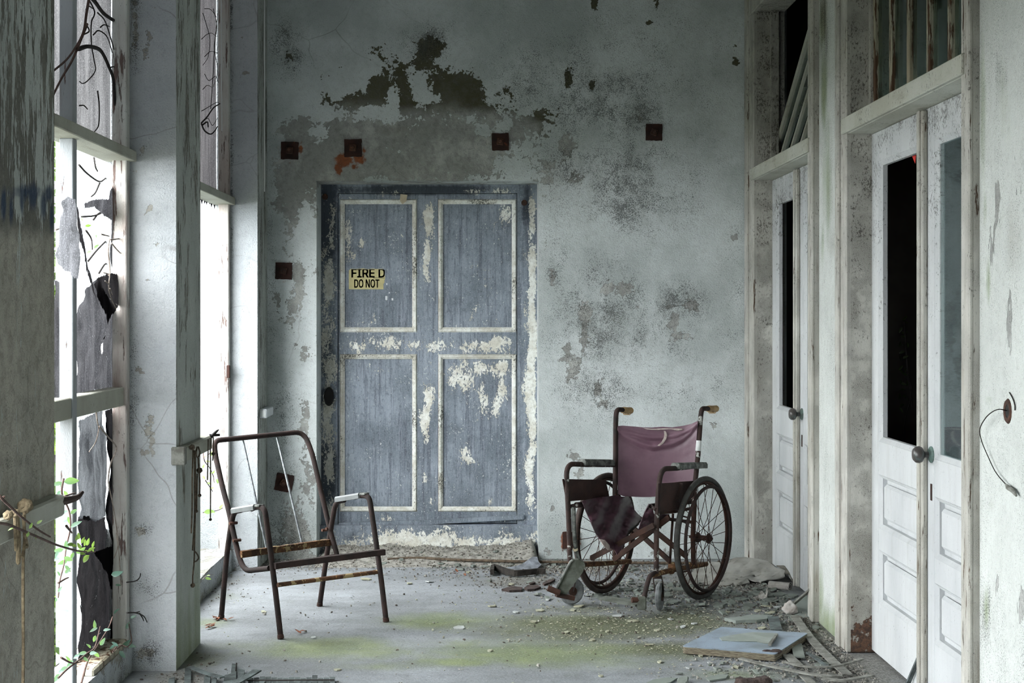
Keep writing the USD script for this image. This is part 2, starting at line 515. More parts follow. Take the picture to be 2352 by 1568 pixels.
def plain(name, a, b=None, scale=12, rough=0.7, bump=0.0, bscale=120, spec=0.4, metallic=0.0, detail=5, specks=None, stretch=(1, 1, 1), rnd=0.0, lo=0.35, hi=0.65):
    m = Mat(name)
    p = m.pos(stretch)
    c = m.mix(m.step(m.noise(scale, detail, 0.62, vec=p), lo, hi), srgb(*a), srgb(*(b or a)))
    if rnd:
        r = m('geometry') + '.random_per_island'
        c = m.mix(m.math('multiply', r, rnd), c, srgb(*[q * 0.45 for q in a]))
    if specks:
        col, amt = specks
        mk = m.step(m.noise(140, 4, 0.65, vec=m.pos()), 0.70 - amt * 0.25, 0.74 - amt * 0.22)
        c = m.mix(mk, c, srgb(*col))
    h = m.noise(bscale, 4, 0.6, vec=p) if bump else None
    return m.done(m.bsdf(c, rough, bump=h, dist=bump, specular_ior_level=spec, metallic=metallic))


def net(name, col, through, dark=None):
    """Fine insect mesh: partly seen through, partly lit from behind, frayed where the fray attribute rises."""
    m = Mat(name)
    p = m.pos()
    c = m.mix(m.step(m.noise(5, 6, 0.6, vec=m.pos((3, 3, 0.5))), 0.3, 0.7), srgb(*col), srgb(*(dark or [q * 0.6 for q in col])))
    c = m.mix(m.math('multiply', m.step(m.noise(170, 3, 0.7, vec=p), 0.5, 0.7), 0.5), c, srgb(*[min(255, q * 1.6) for q in col]))
    d = m('diffuse_bsdf', color=c) + '.BSDF'
    t = m('translucent_bsdf', color=c) + '.BSDF'
    s = m('mix_closure', fac=0.5, closure1=d, closure2=t) + '.closure'
    if through == 0:
        return m.done(s)
    hole = m.math('multiply', m.math('multiply', m.step(m.noise(14, 5, 0.65, vec=m.pos((1, 1, 0.35))), 0.3, 0.75), m.noise(260, 2, 0.7, vec=p)), through * 4, clamp=True)
    fray = m.step(m.math('add', m.attr('fray'), m.math('multiply_add', m.noise(55, 4, 0.7, vec=m.pos((1, 1, 0.3))), 1.6, -1.1)), 0.3, 0.5)
    hole = m.math('maximum', hole, fray, clamp=True)
    tr = m('transparent_bsdf', color=(1, 1, 1)) + '.BSDF'
    return m.done(m('mix_closure', fac=hole, closure1=s, closure2=tr) + '.closure')


def pane(name, tint, dirt, dirtcol):
    m = Mat(name)
    tr = m('transparent_bsdf', color=tint) + '.BSDF'
    gl = m('glossy_bsdf', color=(0.9, 0.95, 0.95), roughness=0.03) + '.BSDF'
    a = m('mix_closure', fac=m.math('multiply', m('fresnel', IOR=1.52) + '.fac', 1.0), closure1=tr, closure2=gl) + '.closure'
    df = m('diffuse_bsdf', color=srgb(*dirtcol)) + '.BSDF'
    f = m.math('multiply', m.step(m.noise(5, 6, 0.65, vec=m.pos((1, 1, 0.3))), 0.2, 0.8), dirt)
    return m.done(m('mix_closure', fac=f, closure1=a, closure2=df) + '.closure')


def leafmat(name, a, b):
    m = Mat(name)
    r = m('geometry') + '.random_per_island'
    c = m.mix(r, srgb(*a), srgb(*b))
    s = m.bsdf(c, 0.45, specular_ior_level=0.5)
    t = m('translucent_bsdf', color=m.mix(0.5, c, srgb(150, 190, 60))) + '.BSDF'
    return m.done(m('mix_closure', fac=0.35, closure1=s, closure2=t) + '.closure')


M = {}
M['back'] = plaster('back_wall_plaster', (202, 209, 210), (166, 174, 173), (146, 148, 145), (76, 75, 57), big=7.5, speck=0.16, use='rdc')
M['pillar'] = plaster('pillar_plaster', (170, 175, 178), (156, 162, 166), (140, 140, 134), (120, 116, 102), big=6, speck=0.12, bump=0.008, use='adc')
M['pillar_side'] = plaster('pillar_peeling_paint', (178, 184, 180), (162, 168, 164), (106, 106, 99), (166, 163, 152), stretch=(1, 1, 0.16), big=16, ampA=2.0, ampB=0.9, speck=0.10, use='abdc')
M['right'] = plaster('right_wall_plaster', (195, 200, 197), (184, 189, 186), (148, 150, 148), (150, 150, 140), stretch=(1, 1, 0.25), big=5, speck=0.22, bump=0.008, use='ad')
M['outer'] = plaster('outside_wall_render', (158, 163, 165), (140, 146, 148), (170, 172, 168), (120, 130, 90), big=4, speck=0.1, use='a')
M['door_blue'] = door_paint('blue_door_paint')
M['wood_white'] = wood('white_painted_door', (188, 192, 193), (172, 176, 178), (134, 131, 124), speck=0.30, zspeck=0.75)
M['wood_reveal'] = wood('grey_alligatored_paint', (182, 182, 175), (162, 161, 153), (118, 111, 98), speck=0.6, zspeck=0.4, crackle=0.9, stretch=(6, 6, 1), warm=0.3, rot=True)
M['wood_casing'] = wood('worn_casing_paint', (184, 184, 178), (166, 165, 156), (122, 112, 96), speck=0.4, zspeck=0.3, crackle=0.5, worn=0.25, warm=0.6, grain=(104, 86, 70))
M['wood_rail'] = wood('weathered_transom_paint', (180, 183, 174), (162, 163, 150), (120, 112, 92), speck=0.45, zspeck=0.2, stretch=(9, 1.2, 9), warm=0.4)
M['wood_bar'] = wood('worn_glazing_bar', (170, 168, 152), (138, 130, 110), (92, 70, 48), speck=0.3, worn=0.7, warm=0.6, grain=(92, 66, 44))
M['wood_mull'] = wood('white_window_post', (152, 158, 162), (134, 138, 140), (112, 98, 92), speck=0.18, worn=0.1, warm=0.5, grain=(120, 92, 84))
M['wood_jamb'] = wood('stained_window_jamb', (196, 200, 196), (166, 156, 150), (126, 104, 98), speck=0.4, worn=0.45, warm=0.9, grain=(128, 108, 102))
M['wood_dim'] = wood('grey_window_rail', (168, 170, 160), (146, 146, 134), (108, 100, 84), speck=0.3, stretch=(9, 1.2, 9), warm=0.5)
M['lath'] = plain('grey_lath', (126, 128, 122), (92, 92, 86), scale=30, rough=0.85, bump=0.002, stretch=(1, 1, 1))
M['lath_dark'] = plain('dark_slat', (86, 96, 96), (54, 60, 60), scale=20, rough=0.8, bump=0.002)
M['rust'] = rust('rusty_tube', (47, 33, 30), (29, 22, 21), (104, 62, 42), 0.18)
M['rust_deep'] = rust('deep_rust', (60, 37, 28), (36, 23, 19), (112, 64, 38), 0.25)
M['rust_plate'] = rust('rusted_plate', (58, 34, 27), (36, 22, 19), (128, 66, 36), 0.3)
M['rust_nut'] = rust('rusted_nut', (84, 56, 44), (48, 32, 26), (142, 90, 60), 0.4)
M['rust_chrome'] = rust('flaking_chrome', (52, 36, 32), (32, 24, 23), (124, 76, 46), 0.2, grey=(150, 152, 148), greyamt=0.12)
M['rust_wood'] = rust('rusted_bar_with_old_paint', (96, 66, 42), (58, 38, 26), (150, 112, 70), 0.45, grey=(150, 132, 96), greyamt=0.25)
M['grey_pad'] = plain('grey_arm_plastic', (106, 110, 111), (90, 94, 95), rough=0.45)
M['pad_dark'] = plain('weathered_arm_pad', (112, 116, 112), (52, 56, 54), scale=30, rough=0.7, bump=0.002)
M['steel'] = plain('dull_steel_rod', (150, 156, 160), (112, 116, 120), scale=50, rough=0.35, metallic=0.6)
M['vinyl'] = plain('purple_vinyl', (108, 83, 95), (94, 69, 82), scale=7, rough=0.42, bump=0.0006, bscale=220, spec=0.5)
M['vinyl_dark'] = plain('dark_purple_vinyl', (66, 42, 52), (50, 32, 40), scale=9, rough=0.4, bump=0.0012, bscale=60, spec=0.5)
M['vinyl_back'] = plain('torn_vinyl_backing', (186, 176, 170), (150, 138, 134), scale=30, rough=0.9)
M['guard'] = rust('rusted_side_guard', (54, 36, 32), (40, 27, 25), (96, 58, 40), 0.1)
M['rubber'] = plain('aged_grey_rubber', (58, 59, 57), (40, 40, 38), scale=26, rough=0.75, bump=0.001, specks=((112, 80, 58), 0.1))
M['rubber_rust'] = plain('rust_stained_rubber', (62, 52, 48), (44, 36, 33), scale=14, rough=0.8, bump=0.001, specks=((112, 70, 44), 0.25))
M['rubber_light'] = plain('pale_caster_rubber', (122, 126, 128), (84, 88, 90), scale=30, rough=0.7, bump=0.001)
M['foot'] = plain('oxidised_footplate', (98, 103, 97), (68, 72, 64), scale=18, rough=0.6, bump=0.002)
M['grip'] = plain('tan_grip', (170, 142, 100), (140, 112, 76), scale=30, rough=0.6)
M['cream'] = plain('cream_flaking_paint', (206, 196, 172), (184, 172, 148), rough=0.8)
M['knob'] = plain('verdigris_knob', (50, 46, 44), (76, 100, 98), scale=24, rough=0.35, spec=0.6, lo=0.5, hi=0.8)
M['patina'] = plain('verdigris_rosette', (98, 122, 116), (70, 80, 76), scale=30, rough=0.6)
M['hole'] = plain('dark_hole', (14, 13, 12))
M['yellow'] = plain('faded_yellow_sticker', (192, 184, 134), (178, 170, 124), scale=18, rough=0.6, specks=((130, 124, 90), 0.12))
M['black_ink'] = plain('sticker_ink', (74, 71, 58), (90, 86, 70), scale=40)
M['plastic'] = plain('white_plastic', (212, 218, 222), (196, 202, 206))
M['plastic_dim'] = plain('grey_white_cord', (196, 200, 200))
M['rope'] = plain('old_twine', (128, 116, 92), (96, 84, 66), scale=60, rough=0.95, bump=0.002)
M['string_dark'] = plain('dark_twine', (98, 86, 72), (66, 57, 48), scale=60, rough=0.95)
M['twig'] = plain('dark_vine_stem', (36, 32, 30), (24, 22, 20), scale=40, rough=0.9)
M['twig_pale'] = plain('pale_vine_stem', (148, 140, 132), (116, 104, 96), scale=40, rough=0.9)
M['twig_brown'] = plain('brown_vine_stem', (92, 72, 66), (66, 52, 46), scale=40, rough=0.9)
M['leaf'] = leafmat('vine_leaf', (60, 84, 52), (98, 132, 66))
M['leaf_pale'] = leafmat('pale_vine_leaf', (128, 156, 92), (164, 186, 128))
M['leaf_blue'] = leafmat('bluish_vine_leaf', (64, 92, 84), (96, 126, 112))
M['leaf_dark'] = leafmat('shade_leaf', (22, 34, 20), (44, 64, 28))
M['screen'] = net('grey_insect_screen', (70, 70, 71), 0.012, (44, 44, 45))
M['screen_dim'] = net('dim_insect_screen', (52, 51, 52), 0.006, (36, 35, 36))
M['screen_rear'] = net('added_rear_screen', (54, 53, 54), 0, (40, 39, 40))  # plain screen added in the unseen bays to hold back daylight
M['net_pale'] = net('pale_torn_net', (84, 85, 88), 0.03, (60, 61, 64))
M['net_dark'] = net('dark_torn_net', (44, 44, 46), 0.016, (24, 24, 26))
M['net_thin'] = net('thin_grey_net', (40, 42, 44), 0.05, (26, 27, 29))
M['net_black'] = net('black_torn_net', (20, 19, 20), 0.003, (10, 10, 11))
M['glass'] = pane('dusty_glass', (0.80, 0.86, 0.85), 0.26, (70, 77, 79))
M['glass_dim'] = pane('old_transom_glass', (0.72, 0.80, 0.76), 0.35, (66, 80, 74))
M['red'] = plain('red_flag_cloth', (190, 44, 38), rough=0.6)
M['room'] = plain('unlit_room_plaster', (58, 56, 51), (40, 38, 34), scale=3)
M['soil'] = plain('leaf_litter', (70, 68, 48), (48, 52, 34), scale=9, rough=0.95, bump=0.02, bscale=20)
M['ceiling'] = plain('ceiling_plaster', (176, 180, 174), (140, 142, 132), scale=4, rough=0.9)
M['canvas'] = plain('dirty_canvas', (146, 146, 141), (126, 125, 119), scale=6, rough=0.9, bump=0.002, bscale=70, specks=((88, 82, 72), 0.05))
M['canvas_dark'] = plain('torn_lining', (104, 102, 94), (70, 68, 62), scale=20, rough=0.9)
M['paper'] = plain('white_paper', (170, 168, 163), (128, 125, 120), rough=0.8)
M['gauze'] = plain('grey_gauze', (124, 130, 138), (100, 104, 110), scale=20, rough=0.9)
M['felt'] = plain('black_felt_edge', (52, 48, 44), (32, 29, 27), scale=30, rough=0.95, bump=0.004)
M['sheet_grey'] = plain('grey_green_sheet', (124, 132, 128), (110, 118, 112), scale=5, rough=0.7)
M['board_blue'] = plain('blue_board_face', (122, 136, 150), (94, 104, 109), scale=5.5, rough=0.42, bump=0.0008, specks=((92, 92, 82), 0.34), lo=0.42, hi=0.66)
M['ply'] = plain('plywood_edge', (128, 122, 104), (84, 76, 64), scale=40, rough=0.85, stretch=(1, 1, 9))
M['shard'] = plain('green_glass_shard', (126, 134, 130), (100, 108, 102), scale=9, rough=0.3)
M['bark'] = plain('rotten_bark', (74, 62, 58), (46, 38, 36), scale=22, rough=0.95, bump=0.006, bscale=70)
M['brick'] = plain('broken_pinkish_plaster', (178, 178, 175), (164, 158, 153), scale=16, rough=0.9)
M['tile'] = plain('grey_green_tile', (118, 126, 120), (92, 98, 92), scale=7, rough=0.75, bump=0.001, specks=((66, 64, 56), 0.14), rnd=0.35)
M['chip'] = plain('pale_paint_chip', (160, 162, 144), (134, 134, 114), scale=20, rough=0.8, rnd=0.4)
M['chip_white'] = plain('white_paint_chip', (172, 178, 178), (150, 154, 152), scale=20, rough=0.8, rnd=0.35)
M['crumb'] = plain('dark_crumb', (92, 86, 78), (62, 56, 50), scale=30, rough=0.95, rnd=0.5)
M['rubble'] = plain('grey_rubble', (156, 155, 148), (112, 110, 104), scale=30, rough=0.95, rnd=0.6)
M['dead_leaf'] = plain('dead_leaf', (128, 78, 52), (92, 54, 38), scale=30, rough=0.8)


def floor_material():
    m = Mat('worn_concrete')
    p = m.pos()
    c = m.mix(m.step(m.noise(1.6, 6, 0.6, vec=m.pos((1, 2.0, 1))), 0.34, 0.66), srgb(134, 139, 144), srgb(110, 114, 117))
    c = m.mix(m.math('multiply', m.step(m.noise(12, 6, 0.7, vec=p), 0.42, 0.72), 0.5), c, srgb(94, 97, 97))
    c = m.mix(m.math('multiply', m.step(m.noise(2.6, 5, 0.6, vec=m.pos((1, 1.5, 1), (4, 2, 0))), 0.55, 0.75), 0.5), c, srgb(156, 163, 168))
    al = m.math('add', m.attr('algae'), m.math('multiply_add', m.noise(3.4, 8, 0.68, vec=p), 1.0, -0.5))
    g = m.mix(m.step(m.noise(5, 5, 0.6, vec=p), 0.4, 0.65), srgb(98, 110, 72), srgb(120, 132, 84))
    c = m.mix(m.math('multiply', m.step(al, 0.18, 0.85), 0.85), c, g)
    mo = m.math('add', m.attr('moss'), m.math('multiply_add', m.noise(3.8, 8, 0.68, vec=p), 0.9, -0.45))
    c = m.mix(m.math('multiply', m.step(mo, 0.2, 0.85), 0.88), c, m.mix(m.noise(28, 4, vec=p), srgb(58, 64, 38), srgb(88, 92, 60)))
    di = m.math('add', m.attr('dirt'), m.math('multiply_add', m.noise(9, 8, 0.72, vec=p), 0.9, -0.45))
    c = m.mix(m.math('multiply', m.step(di, 0.25, 0.7), 0.88), c, m.mix(m.step(m.noise(90, 5, 0.7, vec=p), 0.36, 0.64), srgb(72, 70, 64), srgb(138, 138, 132)))
    mk = m.math('divide', m.math('subtract', m.noise(120, 3, 0.6, vec=p), 0.69), 0.05, clamp=True)
    c = m.mix(m.math('multiply', mk, 0.7), c, srgb(76, 74, 68))
    ck = m.math('multiply', m.attr('crack'), 1.0, clamp=True)
    c = m.mix(ck, c, srgb(60, 62, 54))
    c = m.mix(m.math('multiply', m.step(m.noise(150, 5, 0.8, vec=p), 0.46, 0.62), 0.30), c, srgb(84, 87, 86))
    c = m.mix(m.math('multiply', m.step(m.noise(130, 5, 0.8, vec=m.pos((1, 1, 1), (3, 3, 0))), 0.52, 0.66), 0.28), c, srgb(176, 182, 186))
    h = m.math('multiply_add', m.noise(60, 4, 0.7, vec=p), 0.7, m.math('multiply', m.noise(9, 3, 0.6, vec=p), 0.8))
    h = m.math('multiply_add', m.math('multiply', m.attr('dirt'), m.noise(110, 3, 0.7, vec=p)), 1.0, h)
    return m.done(m.bsdf(c, 0.62, bump=h, dist=0.006, specular_ior_level=0.3))


M['floor'] = floor_material()

# ================================================================== the room shell
YB, XR = 8.312, 1.5365                       # back wall plane, right wall plane
CEIL = 3.55
REAR = -4.2


def floor_part():
    m = grid((-1.62, 3.2, 0), (3.3, 0, 0), (0, 5.4, 0), 165, 270)
    v = m.vertices
    v[:, 2] = -0.004 * meshkit.fbm(v * 1.3, 3, 5)
    px, py = px_of(v)
    P = np.column_stack([px, py])
    algae = field(P, blobs=[(1250, 1500, 340, 38, .85), (760, 1490, 230, 30, .85), (1010, 1425, 190, 28, .7), (1050, 1520, 130, 14, .95), (1300, 1432, 220, 30, .6), (480, 1432, 70, 16, .5), (560, 1480, 120, 18, .5), (620, 1385, 120, 26, .3), (1700, 1550, 180, 26, .5), (950, 1530, 200, 16, .55), (430, 1500, 40, 40, .5), (520, 1365, 60, 20, .35)])
    moss = field(P, blobs=[(1390, 1440, 320, 36, .98), (1580, 1425, 160, 34, .9), (1540, 1490, 170, 26, .8), (1180, 1450, 170, 24, .6), (1330, 1400, 200, 14, .6), (460, 1515, 70, 28, .75), (760, 1476, 110, 11, .55), (1010, 1437, 130, 12, .42)])
    dirt = field(P, blobs=[(1250, 1296, 330, 18, .8), (1700, 1330, 260, 40, .75), (1900, 1440, 170, 75, .75), (1980, 1540, 180, 60, .8), (640, 1290, 200, 16, .65), (500, 1330, 60, 40, .5), (1190, 1335, 130, 17, .7), (420, 1560, 90, 35, .8), (900, 1290, 300, 14, .6), (1480, 1340, 260, 24, .5), (700, 1560, 120, 14, .3)])
    line = np.interp(px, [430, 680, 900, 1160, 1700], [1492, 1490, 1491, 1484, 1478])
    crack = np.exp(-((py - line) / 3.0) ** 2) * (px > 600) * (px < 1500) * 0.14
    return obj('floor', m, M['floor'], smooth=True, attrs=dict(algae=algae, moss=moss, dirt=dirt, crack=crack), kind='structure',
               label='mossy bare concrete floor strewn with flakes and rubble')


floor_part()
obj('floor', box(-1.62, 1.68, REAR, 3.2, -0.05, 0.0), M['floor'], kind='structure', label='bare concrete floor of the gallery behind the viewpoint')
obj('ceiling', box(-1.7, 1.75, REAR, 8.8, CEIL, CEIL + 0.12), M['ceiling'], kind='structure', label='plain plaster ceiling over the gallery')


def back_wall():
    x0, x1, zt = -0.9697, 0.3148, 2.186
    s = 0.0125
    n = lambda d: max(1, int(round(d / s)))
    ms = [grid((-1.5, YB, 0), (x0 + 1.5, 0, 0), (0, 0, CEIL), n(x0 + 1.5), n(CEIL)),
          grid((x1, YB, 0), (1.75 - x1, 0, 0), (0, 0, CEIL), n(1.75 - x1), n(CEIL)),
          grid((x0, YB, zt), (x1 - x0, 0, 0), (0, 0, CEIL - zt), n(x1 - x0), n(CEIL - zt)),
          grid((x0, YB, 0), (0, .30, 0), (0, 0, zt), 10, n(zt)), grid((x1, YB + .30, 0), (0, -.30, 0), (0, 0, zt), 10, n(zt)),
          grid((x0, YB, zt), (x1 - x0, 0, 0), (0, .30, 0), n(x1 - x0), 10)]
    ms[5].faces = ms[5].faces[:, ::-1]
    ms.append(box(-1.7, 1.8, YB + .30, YB + .45, -.1, CEIL))
    m = cat(*ms)
    v = m.vertices
    px = VX + v[:, 0] / YB * F
    py = VY + (EYE - v[:, 2]) / YB * F
    P = np.column_stack([px, py])
    upper = [(722, 252), (728, 205), (800, 192), (850, 168), (905, 162), (948, 128), (952, 92), (985, 80), (1015, 96), (1012, 140), (1050, 150), (1108, 190), (1122, 232), (1190, 245), (1200, 285), (1130, 292), (1080, 278), (980, 272), (880, 270), (790, 268)]
    repair = [(640, 300), (660, 272), (720, 264), (880, 268), (1080, 262), (1135, 315), (1130, 372), (1180, 402), (1250, 418), (727, 430), (720, 640), (730, 1300), (640, 1300), (655, 1180), (690, 1090), (690, 900), (672, 780), (655, 640), (640, 520), (625, 420)]
    repair2 = [(1245, 258), (1290, 285), (1330, 330), (1322, 362), (1275, 350), (1290, 310), (1240, 275)]
    peel = field(P, polys=[(upper, .80), (repair, .80), (repair2, .85)], soft=30,
                 blobs=[(1150, 330, 60, 70, .56), (1210, 300, 70, 60, .57), (1260, 380, 70, 50, .55), (900, 130, 120, 40, .40), (1160, 215, 60, 50, .42), (1300, 250, 60, 70, .38), (760, 180, 60, 40, .36), (1235, 270, 40, 30, .5), (1265, 415, 50, 26, .6), (1320, 405, 34, 26, .5), (1200, 340, 60, 60, .42), (1305, 185, 12, 34, .62), (1360, 195, 9, 22, .55), (1365, 5, 12, 26, .7), (1508, 5, 10, 26, .7), (1492, 52, 14, 7, .66), (1690, 145, 15, 26, .62), (1688, 112, 8, 16, .5), (1692, 544, 20, 12, .62), (1250, 455, 14, 22, .6), (1255, 560, 12, 26, .55), (1268, 640, 12, 24, .55), (1262, 690, 9, 18, .4),
                            (1440, 665, 34, 22, .6), (1395, 660, 30, 18, .5), (1345, 650, 24, 12, .45), (1550, 740, 18, 30, .66), (1560, 770, 30, 18, .6), (1535, 700, 16, 16, .5), (1590, 700, 28, 24, .52), (1345, 720, 18, 40, .58), (1305, 800, 16, 40, .55), (1340, 780, 14, 50, .55), (1315, 850, 26, 34, .66), (1300, 820, 26, 16, .6), (1370, 890, 16, 22, .55), (1390, 925, 30, 16, .45), (1370, 905, 24, 14, .4),
                            (1320, 1045, 28, 22, .64), (1330, 1085, 18, 24, .62), (1268, 1168, 12, 18, .56), (1262, 1265, 30, 22, .62), (1310, 1270, 40, 16, .56), (1560, 1270, 90, 16, .5), (1690, 1262, 30, 14, .42), (1640, 1268, 40, 12, .42), (1640, 975, 12, 16, .55), (1470, 270, 16, 16, .5), (1455, 1275, 60, 12, .5), (1400, 250, 26, 22, .36), (660, 130, 14, 26, .4), (680, 1180, 24, 60, .6), (640, 700, 14, 60, .45),
                            (905, 215, 20, 30, -.5), (850, 250, 24, 14, -.45), (960, 205, 22, 46, -.55), (775, 220, 18, 30, -.6), (840, 205, 14, 26, -.4), (900, 258, 14, 16, -.6), (735, 300, 16, 14, -.5), (715, 305, 14, 12, -.45), (745, 262, 12, 12, -.5), (1000, 230, 26, 18, -.4),
                            (700, 500, 16, 60, -.55), (690, 560, 22, 40, -.35), (705, 640, 14, 60, -.4), (700, 750, 22, 50, -.6), (705, 860, 16, 50, -.45), (715, 980, 8, 50, -.4), (690, 1130, 26, 40, -.3), (705, 1200, 22, 50, -.45), (668, 1060, 14, 30, -.25)])
    tone = np.clip((285 - py) / 60, 0, 1) * 1.0 + 0.55 * np.exp(-(((px - 1270) / 60) ** 2 + ((py - 290) / 60) ** 2))
    mold = field(P, blobs=[(1400, 230, 170, 110, .7), (1445, 420, 110, 100, .9), (1470, 260, 60, 50, 1.0), (1300, 160, 180, 90, .55), (980, 100, 60, 40, .9), (660, 110, 40, 60, .9), (1460, 480, 130, 60, .95), (1560, 690, 80, 50, .8), (1380, 720, 120, 120, .8), (1480, 790, 130, 70, .6), (1370, 900, 100, 70, .7), (1560, 900, 120, 60, .45), (1600, 300, 60, 200, .3), (650, 1000, 40, 250, .5), (640, 1240, 60, 60, 1.0), (1180, 200, 90, 80, .6), (1330, 380, 90, 60, .7), (1280, 640, 40, 260, .5), (1450, 100, 260, 90, .35), (620, 640, 20, 500, .35), (1690, 700, 50, 260, .35), (1650, 900, 60, 50, .5), (1460, 1200, 300, 60, .3)])
    rustf = field(P, blobs=[(790, 368, 24, 20, .95), (825, 366, 20, 16, .8), (778, 388, 12, 16, .85), (815, 380, 14, 16, .6), (690, 345, 9, 26, .6), (668, 372, 20, 8, .35), (836, 345, 8, 18, .6), (1128, 312, 8, 20, .45), (1149, 350, 22, 6, .35), (655, 646, 16, 10, .45), (672, 622, 6, 20, .3), (655, 1150, 14, 26, .42), (680, 1108, 8, 20, .35), (1294, 1240, 10, 30, .75), (1330, 1240, 10, 30, .55), (1502, 325, 20, 7, .35), (890, 412, 10, 7, .42), (1050, 408, 8, 8, .3)])
    brown = field(P, blobs=[(1300, 360, 200, 60, .2), (900, 300, 160, 20, .35)])
    crack = np.clip(np.exp(-(((px - 700) / 200) ** 2 + ((py - 60) / 90) ** 2)) + 0.8 * np.exp(-(((px - 950) / 300) ** 2 + ((py - 395) / 22) ** 2)) + 0.5 * np.exp(-(((px - 700) / 50) ** 2 + ((py - 1000) / 400) ** 2)), 0, 1)
    return obj('wall_back', m, M['back'], attrs=dict(peel=peel, tone=tone, mold=mold, rust=rustf, brown=brown, crack=crack), kind='structure',
               label='end wall of flaking pale plaster around the blue door')


back_wall()

# ---------------------------------------------------------------- the window side: pillars, kerb, header
XI, XO, XW = -1.222, -1.70, -1.41            # pillar inner face, outer face, window plane
PILLARS = [(7.955, 8.45, -1.255), (5.70, 6.185, XI), (3.58, 4.085, XI), (1.5, 2.0, XI), (-.6, -.1, XI), (-2.8, -2.3, XI)]
wl = tag(UsdGeom.Xform.Define(stage, '/World/wall_left').GetPrim(), 'window side of the gallery, rendered pillars on a low kerb', None, None, 'structure')


def pillar(i, y0, y1, xi):
    near = i <= 2
    m = gbox(XO, xi, y0, y1, -0.02, CEIL, 0.016 if near else 0.5, faces='Xy')
    v = m.vertices
    r = meshkit.fbm(v * 2.1, 3, 11 + i)
    z, y, x = v[:, 2], v[:, 1], v[:, 0]
    face = np.isclose(x, xi)
    fr = np.isclose(y, y0)
    at_ = dict(peel=np.zeros(len(v)), mold=np.zeros(len(v)), algae=np.zeros(len(v)), crack=np.zeros(len(v)), tone=np.zeros(len(v)), brown=np.zeros(len(v)), blue=np.zeros(len(v)))
    px, py = px_of(np.column_stack([x, np.maximum(y, 0.5), z]))
    P = np.column_stack([px, py])
    front, side = m.submesh([np.nonzero(fr[m.faces].all(1))[0]], append=True, repair=False), None
    keep = np.nonzero(~face[m.faces].all(1))[0]
    A, B = m.submesh([keep], append=True, repair=False), m.submesh([np.nonzero(face[m.faces].all(1))[0]], append=True, repair=False)

    def attrs_of(mm):
        v = mm.vertices
        px, py = px_of(np.column_stack([v[:, 0], np.maximum(v[:, 1], 0.5), v[:, 2]]))
        P = np.column_stack([px, py])
        o = np.zeros(len(v))
        if i == 1 and mm is A:
            peel = .10 + field(P, blobs=[(345, 985, 9, 30, .55), (338, 880, 26, 8, .5), (335, 860, 20, 7, .42), (350, 1020, 8, 40, .55), (340, 1040, 26, 9, .5), (345, 960, 16, 18, .5), (318, 850, 14, 10, .42), (335, 120, 9, 30, .52), (310, 60, 9, 60, .5), (340, 85, 14, 24, .45), (328, 340, 14, 20, .55), (345, 480, 12, 16, .5), (312, 395, 10, 12, .5), (350, 555, 16, 8, .4), (335, 645, 14, 5, .4), (352, 245, 22, 5, .4), (330, 500, 12, 14, .46), (330, 1500, 40, 14, .35), (330, 1215, 20, 8, .32), (345, 1340, 12, 9, .45), (320, 1225, 8, 12, .35), (352, 1110, 5, 50, .45)])
            mold = field(P, blobs=[(310, 60, 14, 120, .8), (305, 900, 10, 160, .7), (330, 1500, 40, 30, 1.0), (340, 1350, 24, 30, .6), (330, 1215, 26, 14, .7)]) + .1
            crack = np.full(len(v), .9)
            algae = np.zeros(len(v))
            tone = np.full(len(v), .2)
            brown = field(P, blobs=[(300, 1300, 12, 300, .4), (300, 300, 8, 300, .4), (350, 1550, 60, 20, .5)])
            return dict(peel=peel, mold=mold, crack=crack, algae=algae, tone=tone, brown=brown)
        if i == 0 and mm is A:
            return dict(peel=field(P, blobs=[(565, 168, 9, 4, .6), (556, 84, 5, 5, .5), (552, 178, 4, 4, .5), (560, 520, 20, 3, .3)]), mold=field(P, blobs=[(530, 100, 5, 200, .9), (531, 400, 4, 200, .9), (545, 1300, 30, 16, .6)]) + .05, crack=np.full(len(v), .5), brown=field(P, blobs=[(527, 300, 5, 300, .35)]))
        if i == 2:
            peel = np.interp(py, [0, 250, 480, 520, 700, 1568], [.44, .5, .58, .86, .82, .86])
            tone = np.interp(py, [0, 500, 560, 1568], [.1, .2, .75, .62])
            bl = field(P, blobs=[(8, 470, 9, 55, .8), (26, 480, 8, 60, .75), (50, 455, 9, 55, .75), (75, 450, 12, 55, .8), (100, 470, 12, 60, .75), (118, 500, 8, 60, .75), (60, 440, 70, 26, .7), (112, 445, 14, 30, .8)])
            crack = np.clip((py - 520) / 60, 0, 1) * .9
            mold = .12 + field(P, blobs=[(60, 900, 80, 300, .3), (30, 1060, 60, 20, .6)])
            return dict(peel=peel, tone=tone, blue=bl, crack=crack, mold=mold, algae=field(P, blobs=[(118, 120, 9, 220, .5)]), brown=np.interp(py, [0, 520, 700, 1568], [.15, .25, .35, .3]))
        if i == 1:
            peel = np.interp(py, [0, 300, 600, 800, 1000, 1250, 1568], [.38, .37, .32, .27, .24, .16, .1]) + field(P, blobs=[(422, 1110, 6, 50, .5), (415, 1000, 6, 30, .3), (440, 850, 8, 40, .2), (428, 700, 9, 60, .2)])
            algae = np.interp(py, [0, 1180, 1300, 1400, 1540], [0.02, .05, .25, .48, .68]) + field(P, blobs=[(452, 1300, 10, 130, .3)])
            return dict(peel=peel, algae=algae, mold=np.full(len(v), .25), tone=np.interp(py, [0, 900, 1568], [.3, .3, .8]), brown=np.interp(py, [0, 300, 1568], [.25, .15, .1]))
        return dict(peel=np.full(len(v), .3), mold=np.full(len(v), .5), algae=np.zeros(len(v)))

